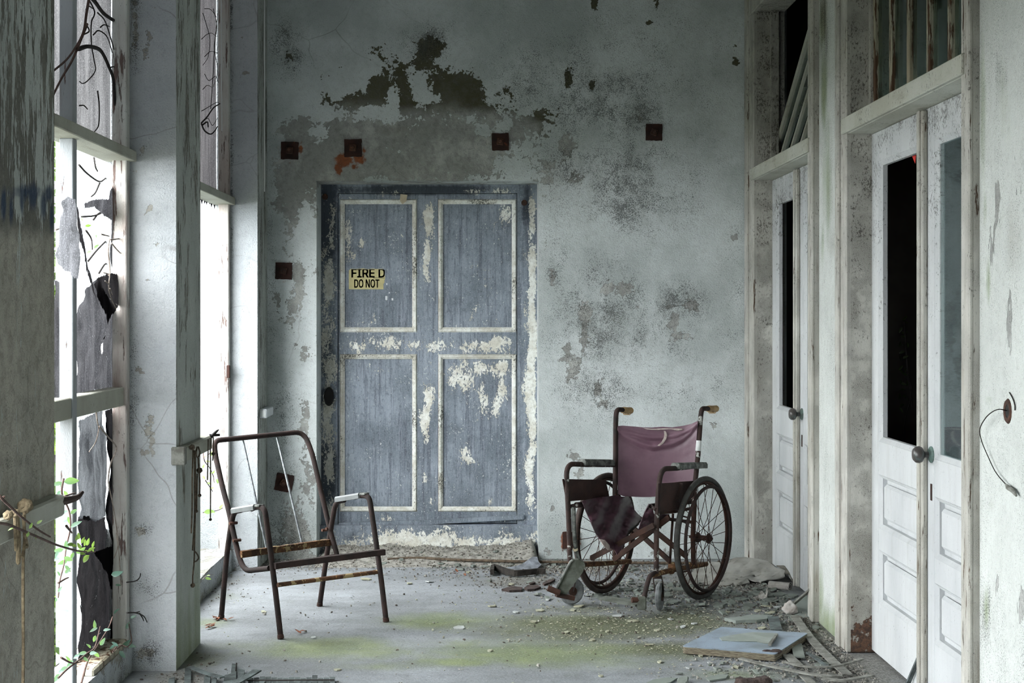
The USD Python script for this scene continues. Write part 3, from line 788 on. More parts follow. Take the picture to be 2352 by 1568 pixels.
    q = obj('pillar', A, M['pillar'], wl, attrs=attrs_of(A) if near else dict(peel=np.zeros(len(A.vertices))))
    obj('pillar_face', B, M['pillar_side'], q, attrs=attrs_of(B) if near else dict(peel=np.full(len(B.vertices), .5)))


for i, (a, b, xi) in enumerate(PILLARS):
    pillar(i, a, b, xi)


def kerb(y0, y1):
    m = gbox(-1.58, -1.395, y0, y1, -0.02, 0.118, 0.03, faces='XZ')
    v = m.vertices
    top = v[:, 2] > 0.1
    v[:, 2] += np.where(top, 0.02 * (meshkit.fbm(v * np.array([30, 3, 1]), 3, 3) - 0.5), 0)
    z = v[:, 2]
    obj('kerb', m, M['pillar'], wl, attrs=dict(peel=np.where(top, .48, .25), algae=np.clip(.5 - z * 3, 0, 1), mold=np.clip(.8 - z * 5, .1, 1), tone=np.full(len(v), .4), brown=np.full(len(v), .25)))


BAYS = [(6.185, 7.955), (4.085, 5.70), (2.0, 3.58), (-.1, 1.5), (-2.3, -.6), (REAR, -2.8)]
for a, b in BAYS:
    kerb(a, b)
obj('header', box(XO, -1.30, REAR, 8.45, 3.42, CEIL), M['pillar'], wl)
obj('wall_rear', box(-1.7, 1.75, REAR - .1, REAR, 0, CEIL), M['ceiling'], kind='structure', label='far closing wall of the gallery behind the viewpoint')

# ---------------------------------------------------------------- windows of the two bays in view, and unseen frames behind with added screens
RZ0, RZ1 = 2.018, 2.060


def window(n, y0, y1, mull, label, lower, screen_mat, full=False):
    w = tag(UsdGeom.Xform.Define(stage, '/World/window_%d' % n).GetPrim(), label, None, None, 'structure')
    obj('jamb', box(-1.462, -1.405, y1 - .055, y1 - .002, .11, 3.42, .004), M['wood_jamb'], w)
    obj('jamb', box(-1.462, -1.405, y0 + .002, y0 + .055, .11, 3.42, .004), M['wood_jamb'], w)
    obj('transom', box(-1.50, -1.378, y0 - .0, y1 - .001, RZ0, RZ1, .003), M['wood_dim'], w)
    for ym in mull:
        obj('mullion', box(-1.458, -1.411, ym, ym + .05, .11, RZ0, .003), M['wood_mull'], w)
        obj('mullion', box(-1.458, -1.411, ym, ym + .05, RZ1, 3.42, .003), M['wood_mull'], w)
    if lower:
        ed = [y0 + .055] + [q for ym in mull for q in (ym, ym + .05)] + [y1 - .055]
        for k in range(0, len(ed), 2):
            obj('lower_rail', box(-1.475, -1.416, ed[k], ed[k + 1], 1.055, 1.128, .003), M['wood_dim'], w)
    if screen_mat:
        zb = .12 if full else RZ1
        g = grid((-1.482, y0 + .003, zb), (0, y1 - y0 - .006, 0), (0, 0, 3.42 - zb), 60, 50)
        v = g.vertices
        v[:, 0] += .022 * (meshkit.fbm(v * np.array([1, 3.5, 1.3]), 3, 20 + n) - .5)
        obj('screen', g, screen_mat, w, smooth=True)
    return w


w2 = window(1, 4.085, 5.70, [4.93], 'tall timber window with grey insect screen and dark dead vines', True, M['screen'])
w1 = window(2, 6.185, 7.955, [], 'far timber window with a dim insect screen above its transom', False, M['screen_dim'])
for k, (a, b) in enumerate(BAYS[2:]):
    window(3 + k, a, b, [], 'timber window frame beside the viewpoint, screen added to cut daylight, %s bay' % ('first', 'second', 'third', 'fourth')[k], False, M['screen_rear'], k > 0)  # screens added in these unseen bays to dim the near wall
# the far window's ragged strip of screen below the transom, its catch and its blind cord
obj('catch', box(-1.412, -1.395, 7.87, 7.90, 1.065, 1.135, .003), M['rust_plate'], w1)
rag = []
for k in range(16):
    y = 6.9 + k * .066 + .02 * math.sin(k * 3.1)
    L = .002 + .028 * meshkit.noise(np.array([[k * 1.7, 0, 0]]), 4)[0]
    rag.append(trimesh.convex.convex_hull(np.array([(-1.49, y, RZ0 + .01), (-1.486, y + .05, RZ0 + .01), (-1.49, y + .05, RZ0 + .01), (-1.488, y + .02 + .01 * math.sin(k), RZ0 - L)])))
obj('frayed_edge', cat(*rag), M['net_dark'], w1)

# ---------------------------------------------------------------- right wall with two glazed double doors
UNITS = [(1, 6.73, 8.08, 6.59, 8.30), (2, 4.565, 6.01, 4.455, 6.161)]   # opening y0,y1 and casing y0,y1
HEAD = 3.115
XL = 1.62                                     # face of the door leaves


def right_wall():
    T = 1.69
    ms = []
    def piece(y0, y1, z0, z1, step):
        ms.append(gbox(XR, T, y0, y1, z0, z1, step, faces='x'))
    piece(REAR, 4.455, 0, CEIL, .02)
    piece(6.161, 6.59, 0, CEIL, .014)
    piece(4.455, 6.161, HEAD, CEIL, .05)
    piece(6.59, 8.312, HEAD, CEIL, .05)
    m = cat(*ms)
    v = m.vertices
    px, py = px_of(np.column_stack([v[:, 0], np.maximum(v[:, 1], 1.0), v[:, 2]]))
    P = np.column_stack([px, py])
    pier = (v[:, 1] > 6.1) & (v[:, 1] < 6.65)
    near = v[:, 1] < 4.46
    rr = meshkit.fbm(v * np.array([1, 6, .9]), 4, 31)
    peel = np.where(near, field(P, blobs=[(2292, 470, 10, 90, .68), (2278, 570, 10, 80, .66), (2318, 760, 14, 100, .66), (2310, 160, 8, 14, .6), (2320, 690, 12, 40, .5), (2345, 1400, 16, 60, .6), (2290, 1330, 8, 60, .42), (2340, 500, 16, 200, .3), (2270, 1300, 6, 90, .4)]),
                    np.where(pier, field(P, blobs=[(1890, 650, 9, 70, .5), (1920, 720, 8, 120, .5), (1925, 880, 8, 60, .45), (1903, 1130, 8, 60, .5), (1905, 1200, 8, 80, .45)]), .3))
    algae = np.where(near, field(P, blobs=[(2262, 480, 8, 70, .6), (2270, 650, 8, 90, .6), (2270, 920, 16, 20, .55), (2275, 1160, 14, 22, .55), (2266, 1400, 10, 70, .75), (2258, 250, 12, 250, .72), (2300, 250, 60, 220, .36), (2300, 500, 26, 90, .4), (2262, 1000, 6, 200, .4)]),
                     np.where(pier, field(P, blobs=[(1905, 1450, 50, 90, .85), (1885, 1380, 10, 130, .7), (1925, 1330, 8, 80, .5), (1890, 60, 12, 90, .8), (1893, 200, 10, 140, .9), (1900, 400, 20, 220, .62), (1890, 560, 8, 90, .55), (1915, 560, 6, 30, .45), (1920, 1180, 30, 200, .35)]), .2))
    brown = np.where(near, field(P, blobs=[(2330, 560, 26, 150, .4), (2310, 180, 40, 60, .25), (2262, 1400, 6, 160, .35)]), np.where(pier, field(P, blobs=[(1908, 560, 14, 50, .5), (1893, 30, 14, 90, .6)]), .2))
    mold = np.where(near, .2, .2) + field(P, blobs=[(1890, 60, 14, 90, .7), (2310, 170, 30, 40, .5), (2270, 1420, 12, 70, .5)])
    rustf = field(P, blobs=[(2313, 945, 8, 22, .3)])
    obj('wall_right', m, M['right'], attrs=dict(peel=peel, algae=algae, brown=brown, mold=mold, rust=rustf, tone=np.full(len(v), .3), crack=np.zeros(len(v))), kind='structure',
        label='right-hand plaster wall with green algae streaks between the glazed doors')


right_wall()


def leaf_parts(dr, ya, yb, far, glass):
    """One glazed door leaf between ya and yb."""
    wa = .086 if far else .105
    lf = obj('leaf', cat(box(XL, XL + .04, ya, ya + wa, .012, 2.166, .003), box(XL, XL + .04, yb - .105, yb, .012, 2.166, .003)), M['wood_white'], dr)
    zs = [(.012, .231), (.446, .54), (.756, .895), (2.04, 2.166)]
    for a, b in zs:
        obj('rail', box(XL + .001, XL + .039, ya + wa - .005, yb - .1, a, b, .003), M['wood_white'], lf)
    for a, b in ((.231, .446), (.54, .756)):
        y0, y1 = ya + wa, yb - .105
        obj('panel', cat(box(XL + .032, XL + .039, y0 - .004, y1 + .004, a - .004, b + .004), box(XL + .012, XL + .034, y0 + .03, y1 - .03, a + .035, b - .035, .012)), M['wood_white'], lf)
        obj('moulding', moulding_x(y0, y1, a, b, .014, XL + .002), M['wood_white'], lf)
    obj('moulding', moulding_x(ya + wa, yb - .105, .895, 2.04, .016, XL + .002), M['wood_white'], lf)
    if glass:
        obj('pane', box(XL + .018, XL + .021, ya + wa - .005, yb - .1, .89, 2.045), M['glass'], lf)
    return lf


def moulding_x(y0, y1, z0, z1, w, x):
    ms = []
    Q = [((y0, z0), (y1, z0)), ((y1, z0), (y1, z1)), ((y1, z1), (y0, z1)), ((y0, z1), (y0, z0))]
    cy, cz = (y0 + y1) / 2, (z0 + z1) / 2
    for (a, b), (c, d) in Q:
        sg = lambda p, q: (p + w * np.sign(cy - p), q + w * np.sign(cz - q))
        e, f = sg(a, b), sg(c, d)
        pts = np.array([(x, a, b), (x, c, d), (x + .012, *f), (x + .012, *e), (x + .03, a, b), (x + .03, c, d), (x + .03, *f), (x + .03, *e)])
        ms.append(trimesh.convex.convex_hull(pts))
    return cat(*ms)


def knob(parent, y, z):
    k = obj('knob', lathe([(0, 0), (.011, 0), (.011, .026), (.016, .030), (.027, .036), (.031, .046), (.029, .058), (.020, .067), (0, .070)], (XL, y, z), (-1, 0, 0), 24), M['knob'], parent, smooth=40)
    obj('rosette', lathe([(0, 0), (.030, 0), (.030, .004), (.022, .010), (.012, .013), (0, .013)], (XL, y, z), (-1, 0, 0), 24), M['patina'], k, smooth=40)


def door_unit(n, y0, y1, c0, c1, label):
    dr = tag(UsdGeom.Xform.Define(stage, '/World/door_%d' % n).GetPrim(), label, None, None, 'structure')
    xo = XR - .022
    prof = []
    for (a, b, inner) in ((y1, c1, 1), (c0, y0, -1)):
        e = min(b - a, .2)
        obj('casing', cat(box(xo, XR + .03, a, b, 0, HEAD + .12, .004), box(xo - .012, xo + .005, a + (.6 * (b - a) if inner > 0 else 0.0), b - (0 if inner > 0 else .6 * (b - a)), 0, HEAD + .12, .005)), M['wood_casing'], dr)
    obj('casing', box(xo - .004, XR + .03, c0, c1, HEAD, HEAD + .13, .004), M['wood_casing'], dr)
    obj('reveal', box(XR - .004, XL + .07, y1 - .001, y1 + .03, 0, HEAD, .002), M['wood_reveal'], dr)
    obj('reveal', box(XR - .004, XL + .07, y0 - .03, y0 + .001, 0, HEAD, .002), M['wood_reveal'], dr)
    obj('reveal', box(XR - .004, XL + .07, y0, y1, HEAD - .001, HEAD + .03, .002), M['wood_reveal'], dr)
    obj('transom', cat(box(1.502, 1.60, y0 - .045, y1 + .045, 2.170, 2.236, .004), box(1.52, XL + .05, y0 - .0, y1 + .0, 2.168, 2.20, .002)), M['wood_rail'], dr)
    mid = (y0 + y1) / 2 - .012
    l2 = leaf_parts(dr, y0 + .004, mid - .003, False, True)
    l1 = leaf_parts(dr, mid + .003, y1 - .004, True, False)
    obj('astragal', cat(box(XL - .022, XL + .002, mid - .030, mid + .024, .014, 2.16, .006), box(XL - .030, XL - .018, mid - .016, mid + .012, .014, 2.16, .004)), M['wood_casing'], l1)
    knob(l2, mid - .075, .906)
    obj('keyhole_plate', box(XL - .003, XL + .002, mid - .082, mid - .066, .74, .80, .001), M['rust_plate'], l2)
    # stops beside the upper light
    obj('stop', box(XL - .012, XL + .03, y1 - .035, y1, 2.236, HEAD), M['wood_reveal'], dr)
    obj('stop', box(XL - .012, XL + .03, y0, y0 + .035, 2.236, HEAD), M['wood_reveal'], dr)
    return dr, l1, l2


d1, d1a, d1b = door_unit(1, *UNITS[0][1:], 'glazed double door in the far corner with a fallen fanlight sash')
d2, d2a, d2b = door_unit(2, *UNITS[1][1:], 'near glazed double door with barred fanlight and dark knob')
# intact fanlight of the near door
for k, y in enumerate((5.97, 5.729, 5.489, 5.243, 5.005, 4.77, 4.60)):
    obj('glazing_bar', box(XL - .002, XL + .036, y - .017, y + .017, 2.236, HEAD, .004), M['wood_bar'], d2)
obj('fanlight_rail', box(XL - .002, XL + .036, 4.57, 6.0, 2.236, 2.262, .004), M['wood_bar'], d2)
ys = (5.97, 5.729, 5.489, 5.243, 5.005, 4.77, 4.60)
for a, b in zip(ys[1:], ys[:-1]):
    obj('pane', box(XL + .014, XL + .018, a + .01, b - .01, 2.25, HEAD - .005), M['glass_dim'], d2)
# fallen fanlight sash of the far door, tilted behind the stop
A0, A1 = on_x(1783, 352, 1.668), on_x(1861, 80, 1.668)
dirv = (A1 - A0) / np.linalg.norm(A1 - A0)
perp = np.array([0, -dirv[2], dirv[1]])
perp *= -1 if perp[2] > 0 else 1
ds = thing('fanlight_sash', 'fallen fanlight sash tilted in the dark opening over the far door', 'window sash', A0)
for k in range(8):
    off = perp * (.125 * k)
    w = .040 if k == 0 else .022
    t0 = (2.20 - (A0 + off)[2]) / dirv[2]
    p0, p1 = A0 + off + dirv * t0, A0 + off + dirv * (np.linalg.norm(A1 - A0) + .20)
    if p0[1] < 6.78:
        continue
    if p1[1] < 6.76:
        p1 = p0 + (p1 - p0) * (6.76 - p0[1]) / (p1[1] - p0[1])
    obj('stile' if k == 0 else 'glazing_bar', bar(np.array([p0, p1]), .03, w), M['wood_dim'], ds)
    if k < 7:
        q = [p0 + perp * .015, p1 + perp * .015, p1 + perp * .11, p0 + perp * .11]
        q = np.array([c if c[1] > 6.76 else c + dirv * (6.76 - c[1]) / dirv[1] for c in q])
        q[:, 2] = np.maximum(q[:, 2], 2.2)
        ex = np.array([.002, 0, 0])
        obj('pane', trimesh.convex.convex_hull(np.vstack([q - ex, q + ex])), M['glass'], ds)

# dark rooms behind the doors
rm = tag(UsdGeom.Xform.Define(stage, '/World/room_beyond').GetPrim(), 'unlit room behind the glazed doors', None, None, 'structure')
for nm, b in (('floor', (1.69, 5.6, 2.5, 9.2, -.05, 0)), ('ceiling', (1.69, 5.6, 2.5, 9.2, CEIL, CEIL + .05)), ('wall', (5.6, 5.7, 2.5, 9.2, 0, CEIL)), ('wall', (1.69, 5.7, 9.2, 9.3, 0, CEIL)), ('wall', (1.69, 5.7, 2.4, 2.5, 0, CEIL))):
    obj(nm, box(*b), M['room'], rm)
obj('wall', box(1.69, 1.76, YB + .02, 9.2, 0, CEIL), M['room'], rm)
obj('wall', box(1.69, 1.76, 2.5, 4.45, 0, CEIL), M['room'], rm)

# ---------------------------------------------------------------- the blue fire door in the end wall
YD = 8.557
SD = F / YD
dz = lambda py: EYE - (py - VY) / SD
dx = lambda px: (px - VX) / SD
d3 = tag(UsdGeom.Xform.Define(stage, '/World/door_3').GetPrim(), 'wide blue-grey four-panel door with flaking cream paint in the end wall', None, None, 'structure')


def dpart(name, px0, px1, py0, py1, y0, y1, parent, step=.02, faces='y', bev=True):
    m = gbox(dx(px0), dx(px1), y0, y1, dz(py1), dz(py0), step, faces=faces)
    v = m.vertices
    P = np.column_stack([VX + v[:, 0] * SD, VY + (EYE - v[:, 2]) * SD])
    peel = field(P, blobs=[(984, 510, 13, 46, 1.0), (980, 590, 10, 70, .85), (982, 640, 14, 30, .7), (985, 910, 16, 34, 1.0), (978, 960, 14, 44, .95), (978, 1010, 8, 12, .6), (975, 1100, 7, 20, .7), (992, 1148, 9, 12, .7),
                              (1120, 795, 60, 22, .85), (1145, 785, 34, 16, 1.0), (1000, 790, 60, 18, .5), (820, 795, 34, 20, .62), (880, 780, 60, 14, .42),
                              (1095, 848, 75, 24, .72), (1155, 890, 20, 44, .62), (1060, 860, 34, 50, .85), (1140, 850, 40, 30, .8), (1110, 900, 16, 50, .7), (1140, 930, 12, 34, .75), (1040, 880, 16, 40, .62), (1068, 1040, 14, 32, .85), (1075, 1056, 16, 12, .8), (1128, 1150, 6, 10, .7),
                              (1160, 480, 24, 34, .6), (800, 530, 14, 60, .52), (806, 590, 22, 16, .58), (830, 560, 10, 14, .6), (870, 850, 20, 16, .52), (840, 840, 30, 14, .42), (860, 730, 8, 12, .5), (885, 685, 8, 8, .6), (1140, 740, 16, 12, .5), (830, 740, 50, 10, .42), (1120, 640, 24, 50, .42), (1090, 710, 26, 30, .42),
                              (757, 640, 24, 90, .74), (760, 560, 16, 30, .6), (752, 970, 24, 80, .82), (757, 1070, 18, 80, .68), (758, 850, 22, 60, .76), (752, 760, 22, 90, .72), (764, 500, 13, 50, .62), (757, 1180, 16, 60, .6), (880, 790, 110, 20, .56), (1010, 795, 90, 20, .55),
                              (1150, 440, 50, 10, .62), (1080, 440, 60, 10, .48), (900, 445, 80, 10, .42), (820, 442, 30, 8, .36),
                              (1222, 800, 12, 400, 1.0), (1222, 520, 11, 80, .9), (1208, 780, 12, 300, .5), (1212, 900, 12, 120, .8), (1218, 1100, 14, 80, .9),
                              (1000, 1238, 320, 34, .80), (1090, 1222, 70, 12, -.3), (820, 1222, 50, 14, -.25), (880, 1190, 60, 12, .45), (1150, 1190, 40, 8, .4)])
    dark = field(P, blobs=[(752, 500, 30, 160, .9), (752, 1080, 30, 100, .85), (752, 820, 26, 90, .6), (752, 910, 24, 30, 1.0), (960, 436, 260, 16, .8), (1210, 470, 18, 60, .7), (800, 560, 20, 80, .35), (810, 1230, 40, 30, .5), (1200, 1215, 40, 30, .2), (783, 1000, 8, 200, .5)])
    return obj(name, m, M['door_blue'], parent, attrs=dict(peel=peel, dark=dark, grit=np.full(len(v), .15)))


def moulding_y(px0, px1, py0, py1, w, y, parent):
    x0, x1, z0, z1 = dx(px0), dx(px1), dz(py1), dz(py0)
    Q = [((x0, z0), (x1, z0)), ((x1, z0), (x1, z1)), ((x1, z1), (x0, z1)), ((x0, z1), (x0, z0))]
    cx, cz = (x0 + x1) / 2, (z0 + z1) / 2
    ms = []
    for (a, b), (c, d) in Q:
        ins = lambda p, q, t: (p + t * np.sign(cx - p), q + t * np.sign(cz - q))
        sec = [(0, 0), (0.0, .008), (w * .25, .018), (w * .6, .015), (w, .002), (w, 0)]
        n = 14
        E = []
        for s in np.linspace(0, 1, n):
            for t, h in sec:
                e, f = ins(a, b, t), ins(c, d, t)
                E.append((e[0] + (f[0] - e[0]) * s, y - h, e[1] + (f[1] - e[1]) * s))
        k = len(sec)
        fc = []
        for i in range(n - 1):
            for j in range(k):
                p, q = i * k + j, i * k + (j + 1) % k
                fc += [(p, q, q + k), (p, q + k, p + k)]
        g = trimesh.Trimesh(np.array(E), np.array(fc), process=False)
        g.fix_normals()
        ms.append(g)
    m = cat(*ms)
    v = m.vertices
    r = meshkit.fbm(v * 9, 3, 77)
    return obj('moulding', m, M['door_blue'], parent, attrs=dict(peel=np.full(len(v), 1.05), grit=.2 + .7 * np.clip((meshkit.fbm(v * 5, 2, 5) - .45) * 3, 0, 1), dark=np.clip((r - .5) * 2.4, 0, 1) * .6 + field(np.column_stack([VX + v[:, 0] * SD, VY + (EYE - v[:, 2]) * SD]), blobs=[(785, 950, 8, 170, .8), (1090, 818, 110, 6, .6), (860, 818, 90, 6, .4)])))


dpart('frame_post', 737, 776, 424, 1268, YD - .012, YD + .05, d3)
dpart('frame_post', 1188, 1234, 424, 1268, YD - .012, YD + .05, d3)
dpart('frame_head', 776, 1188, 424, 444, YD - .010, YD + .05, d3)
lf = dpart('leaf', 777.5, 1187, 445, 457, YD, YD + .045, d3)
for a, b, c, d in ((777.5, 1187, 763, 813), (777.5, 1187, 1175, 1201)):
    dpart('rail', a, b, c, d, YD + .001, YD + .045, lf)
for c, d in ((457, 763), (813, 1175)):
    dpart('stile', 958, 1006, c, d, YD + .001, YD + .045, lf)
    dpart('stile', 777.5, 780, c, d, YD + .001, YD + .045, lf)
for a, b, c, d in ((780, 958, 457, 763), (1006, 1187, 457, 763), (780, 958, 813, 1175), (1006, 1187, 813, 1175)):
    dpart('panel', a, b, c, d, YD + .018, YD + .04, lf)
    moulding_y(a, b, c, d, .030, YD + .014, lf)
obj('drip_strip', bar(np.array([(dx(779), YD - .012, dz(1204)), (dx(985), YD - .012, dz(1198)), (dx(1203), YD - .012, dz(1186))]), .022, .026), M['door_blue'], d3)
st = dpart('step', 738, 1233.5, 1203, 1270, YD - .06, YD + .06, d3, step=.015, faces='yZ')
hole_mesh = lathe([(0, 0), (.022, 0), (.030, .004), (.022, .006), (0, .003)], (dx(756), YD - .012, dz(910)), (0, -1, 0), 14)
hole_mesh.vertices[:, 2] = dz(910) + (hole_mesh.vertices[:, 2] - dz(910)) * 1.9
obj('lock_hole', hole_mesh, M['hole'], d3)
for (a, b) in ((747, 452), (1204, 466)):
    obj('bolt', lathe([(0, 0), (.018, 0), (.015, .009), (0, .012)], (dx(a), YD - .012, dz(b)), (0, -1, 0), 12), M['rust_nut'], d3)
# torn yellow sticker FIRE D / DO NOT
X0, X1, Z0, Z1 = dx(800.6), dx(883.5), dz(664), dz(616)
edge = [(X0, Z0)] + [(X0 + (X1 - X0) * t, Z0) for t in (.3, .6)] + [(X1 - .008, Z0), (X1 - .009, Z0 + .03), (X1 - .001, Z0 + .044), (X1 - .004, Z0 + .05), (X1 + .001, Z0 + .062), (X1, Z0 + .085), (X1 - .002, Z1 - .02), (X1 - .006, Z1 - .006), (X1 - .02, Z1 - .002), (X1 - .05, Z1 - .004), (X1 - .07, Z1 - .001), (X1 - .10, Z1 - .005), (X1 - .13, Z1), (X1 - .17, Z1 - .004), (X0 + .012, Z1 - .002), (X0, Z1 - .012)]
stk = obj('sticker', trimesh.creation.extrude_polygon(Polygon(edge), .0012), M['yellow'], d3)


def flat_on_door(m2, y):
    v = m2.vertices.copy()
    m2.vertices = np.column_stack([v[:, 0], y - v[:, 2], v[:, 1]])
    return m2


def set_points(prim, m):
    g = UsdGeom.Mesh(prim)
    g.GetPointsAttr().Set(Vt.Vec3fArray.FromNumpy(np.ascontiguousarray(m.vertices, np.float32)))


set_points(stk, flat_on_door(trimesh.creation.extrude_polygon(Polygon(edge), .0012), YD + .0175))


def lettering(text, x0, x1, z0, z1, cut_x=None, cut_z=None):
    t0 = meshkit.text_mesh(text, 1.0, .0006, bold=True)
    t = cat(t0, *[t0.copy().apply_translation((q, 0, 0)) for q in (-.016, .016)])
    b = t.bounds
    s = t.vertices.copy()
    t.vertices = np.column_stack([x0 + (s[:, 0] - b[0, 0]) / (b[1, 0] - b[0, 0]) * (x1 - x0), z0 + (s[:, 1] - b[0, 1]) / (b[1, 1] - b[0, 1]) * (z1 - z0), s[:, 2]])
    if cut_x is not None:
        t = t.slice_plane([cut_x, 0, 0], [-1, 0, 0])
    if cut_z is not None:
        t = t.slice_plane([0, cut_z, 0], [0, -1, 0])
    return flat_on_door(t, YD + .0165)


obj('lettering', lettering('FIRE D', dx(806.5), dx(884.5), dz(637), dz(616.5), X1 - .001, Z1 - .0055), M['black_ink'], stk)
obj('lettering', lettering('DO NOT', dx(813), dx(871), dz(660.5), dz(641)), M['black_ink'], stk)
obj('lettering', lettering('F', dx(880.5), dx(890), dz(660.5), dz(641), X1 - .0095), M['black_ink'], stk)
rul = trimesh.creation.extrude_polygon(shapely.box(dx(856), dz(638.6), X1 - .002, dz(637.4)), .0006)
obj('lettering', flat_on_door(rul, YD + .0165), M['black_ink'], stk)
for (a, b, w, h) in ((887, 684, 5, 9), (901, 687, 4, 5), (888, 652, 3, 4), (894, 672, 3, 3)):
    obj('sticker_scrap', flat_on_door(trimesh.creation.extrude_polygon(shapely.box(dx(a - w / 2), dz(b + h / 2), dx(a + w / 2), dz(b - h / 2)), .0012), YD + .0175), M['plastic'], stk)
obj('paper_scrap', sheet([(920, 446), (936, 448), (934, 462), (925, 470), (919, 462)], lambda q: np.column_stack([dx(q[:, 0]), YD - .014 - .02 * np.clip((q[:, 1] - 446) / 26, 0, 1), dz(q[:, 1])]), 5, .002), M['cream'], d3)

# ================================================================== outside
og = tag(UsdGeom.Xform.Define(stage, '/World/ground_outside').GetPrim(), 'overgrown ground outside the windows', None, None, 'structure')
obj('soil', box(-14, -1.56, -8, 16, -.25, -.12), M['soil'], og)
ow = gbox(-3.6, -1.55, 9.25, 9.55, -.2, 3.9, .03, faces='y')
v = ow.vertices
obj('wall_outside', ow, M['outer'], attrs=dict(algae=np.clip(1.5 - (v[:, 2]) * 1.8, 0, 1), peel=np.zeros(len(v)), mold=np.clip(.8 - v[:, 2], .05, 1), crack=np.full(len(v), .4)), kind='structure', label='white rendered wall outside with green algae at its foot')

# ================================================================== anchor plates on the end wall
def anchor_plate(px, py, size, rot, label, nut=0.0):
    c = at(px, py, YB)
    h = size / 2 * YB / F
    p = thing('anchor_plate', label, 'anchor plate', c, 'rusty anchor plates bolted to the end wall')
    a = math.radians(rot)

    def turn(m):
        m.apply_transform(trimesh.transformations.rotation_matrix(a, (0, 1, 0), c))
        return m
    rng = np.random.default_rng(int(px))
    out = []
    for k in range(4):
        p0 = np.array([(-h, -h), (h, -h), (h, h), (-h, h)][k])
        p1 = np.array([(-h, -h), (h, -h), (h, h), (-h, h)][(k + 1) % 4])
        for t in np.linspace(0, 1, 9)[:-1]:
            q = p0 + (p1 - p0) * t + rng.normal(0, h * .018, 2)
            out.append(q)
    pl = trimesh.creation.extrude_polygon(Polygon(out), .012)
    v = pl.vertices.copy()
    pl.vertices = np.column_stack([c[0] + v[:, 0], c[1] - v[:, 2] + .002, c[2] + v[:, 1]])
    obj('plate', turn(pl), M['rust_plate'], p)
    w = h * .40
    nt = box(c[0] - w, c[0] + w, c[1] - .032, c[1] - .009, c[2] - w, c[2] + w, .004)
    nt.apply_transform(trimesh.transformations.rotation_matrix(math.radians(nut), (0, 1, 0), c))
    obj('nut', turn(nt), M['rust_nut'], p)
    obj('bolt_end', lathe([(0, 0), (w * .62, 0), (w * .62, .016), (w * .4, .022), (0, .023)], c + np.array([0, -.03, 0]), (0, -1, 0), 16), M['rust_nut'], p, smooth=40)


anchor_plate(666, 346, 40, 2, 'rusty anchor plate in the upper corner of the bare plaster patch', 3)
anchor_plate(811, 340, 40, -1, 'rusty square anchor plate with orange rust running down below it', 2)
anchor_plate(1149, 326, 39, -1, 'rusty square anchor plate above the right-hand corner of the blue door', 10)
anchor_plate(1502, 304, 38, 1, 'reddish square anchor plate alone on the pale mouldy wall', 20)
anchor_plate(652, 622, 38, 1, 'rusty square anchor plate halfway up the wall beside the blue door', 14)
anchor_plate(653, 1108, 40, 11, 'tilted rusty anchor plate seen through the frame of the armchair', 22)
anchor_plate(1311, 1240, 38, 0, 'rusty anchor plate low on the wall behind the wheelchair', 5)

# ================================================================== tubular armchair without seat
FL, FR, BL, BR = (on_floor(*q) for q in ((645, 1466), (887, 1427), (508, 1420), (734, 1391)))
arm = thing('armchair', 'rust-brown tubular steel armchair frame without seat or back', 'armchair', ((FL + FR + BL + BR) / 4) * [1, 1, 0])


def hn(a, b):
    d = (b - a)[:2]
    n = np.array([-d[1], d[0]])
    return n / np.linalg.norm(n)


NL, NR = hn(FL, BL), hn(FR, BR)
cl_ = lambda q: on_side(440 + q[0] / 2.904, 960 + q[1] / 2.904, FL, NL)
cr_ = lambda q: on_side(440 + q[0] / 2.904, 960 + q[1] / 2.904, FR, NR)
r_ = .0125
FLz, FRz, BLz, BRz = (np.array([p[0], p[1], 0.0]) for p in (FL, FR, BL, BR))
legL_f = fillet([FLz, cl_((557, 1130)), cl_((515, 800)), cl_((487, 598)), cl_((435, 590)), cl_((400, 605))], .09)
legL_r = fillet([BLz, cl_((236, 900)), cl_((262, 720)), cl_((283, 622)), cl_((330, 614))], .05)
legR_f = fillet([FRz, cr_((1262, 1050)), cr_((1225, 790)), cr_((1185, 520)), cr_((1130, 515)), cr_((1090, 525))], .09)
legR_r = fillet([BRz, cr_((905, 890)), cr_((935, 700)), cr_((960, 560)), cr_((1020, 545))], .05)
for P in (legL_f, legL_r, legR_f, legR_r):
    lg = obj('leg', tube(P, r_, 12), M['rust'], arm, smooth=50)
    obj('foot_cap', lathe([(0, 0), (.0148, 0), (.0148, .005), (.0140, .016), (.012, .018), (0, .018)], P[0], P[1] - P[0], 14), M['rust_deep'], lg, smooth=40)


def pad(f, a, b, w, h):
    A, B = f(a), f(b)
    d = (B - A) / np.linalg.norm(B - A)
    up = np.array([0, 0, 1.0])
    s = np.cross(d, up)
    s /= np.linalg.norm(s)
    u = np.cross(s, d)
    hw, hh = w / 2, h / 2
    sec = [(-hw, -hh), (hw, -hh), (hw, hh * .4), (hw * .7, hh), (-hw * .7, hh), (-hw, hh * .4)]
    pts = [A + d * t + s * x + u * y for t in (0, np.linalg.norm(B - A)) for x, y in sec] + [A - d * .006 + u * hh * .2, B + d * .006 + u * hh * .2]
    return trimesh.convex.convex_hull(np.array(pts))


obj('armrest', pad(cl_, (287, 615), (436, 591), .042, .026), M['grey_pad'], arm)
obj('armrest', pad(cr_, (976, 540), (1133, 514), .042, .026), M['grey_pad'], arm)
for f, q in ((cl_, (436, 583)), (cr_, (1135, 505))):
    obj('armrest_tip', pad(f, q, (q[0] + 33, q[1] - 2), .030, .010), M['pad_dark'], arm)
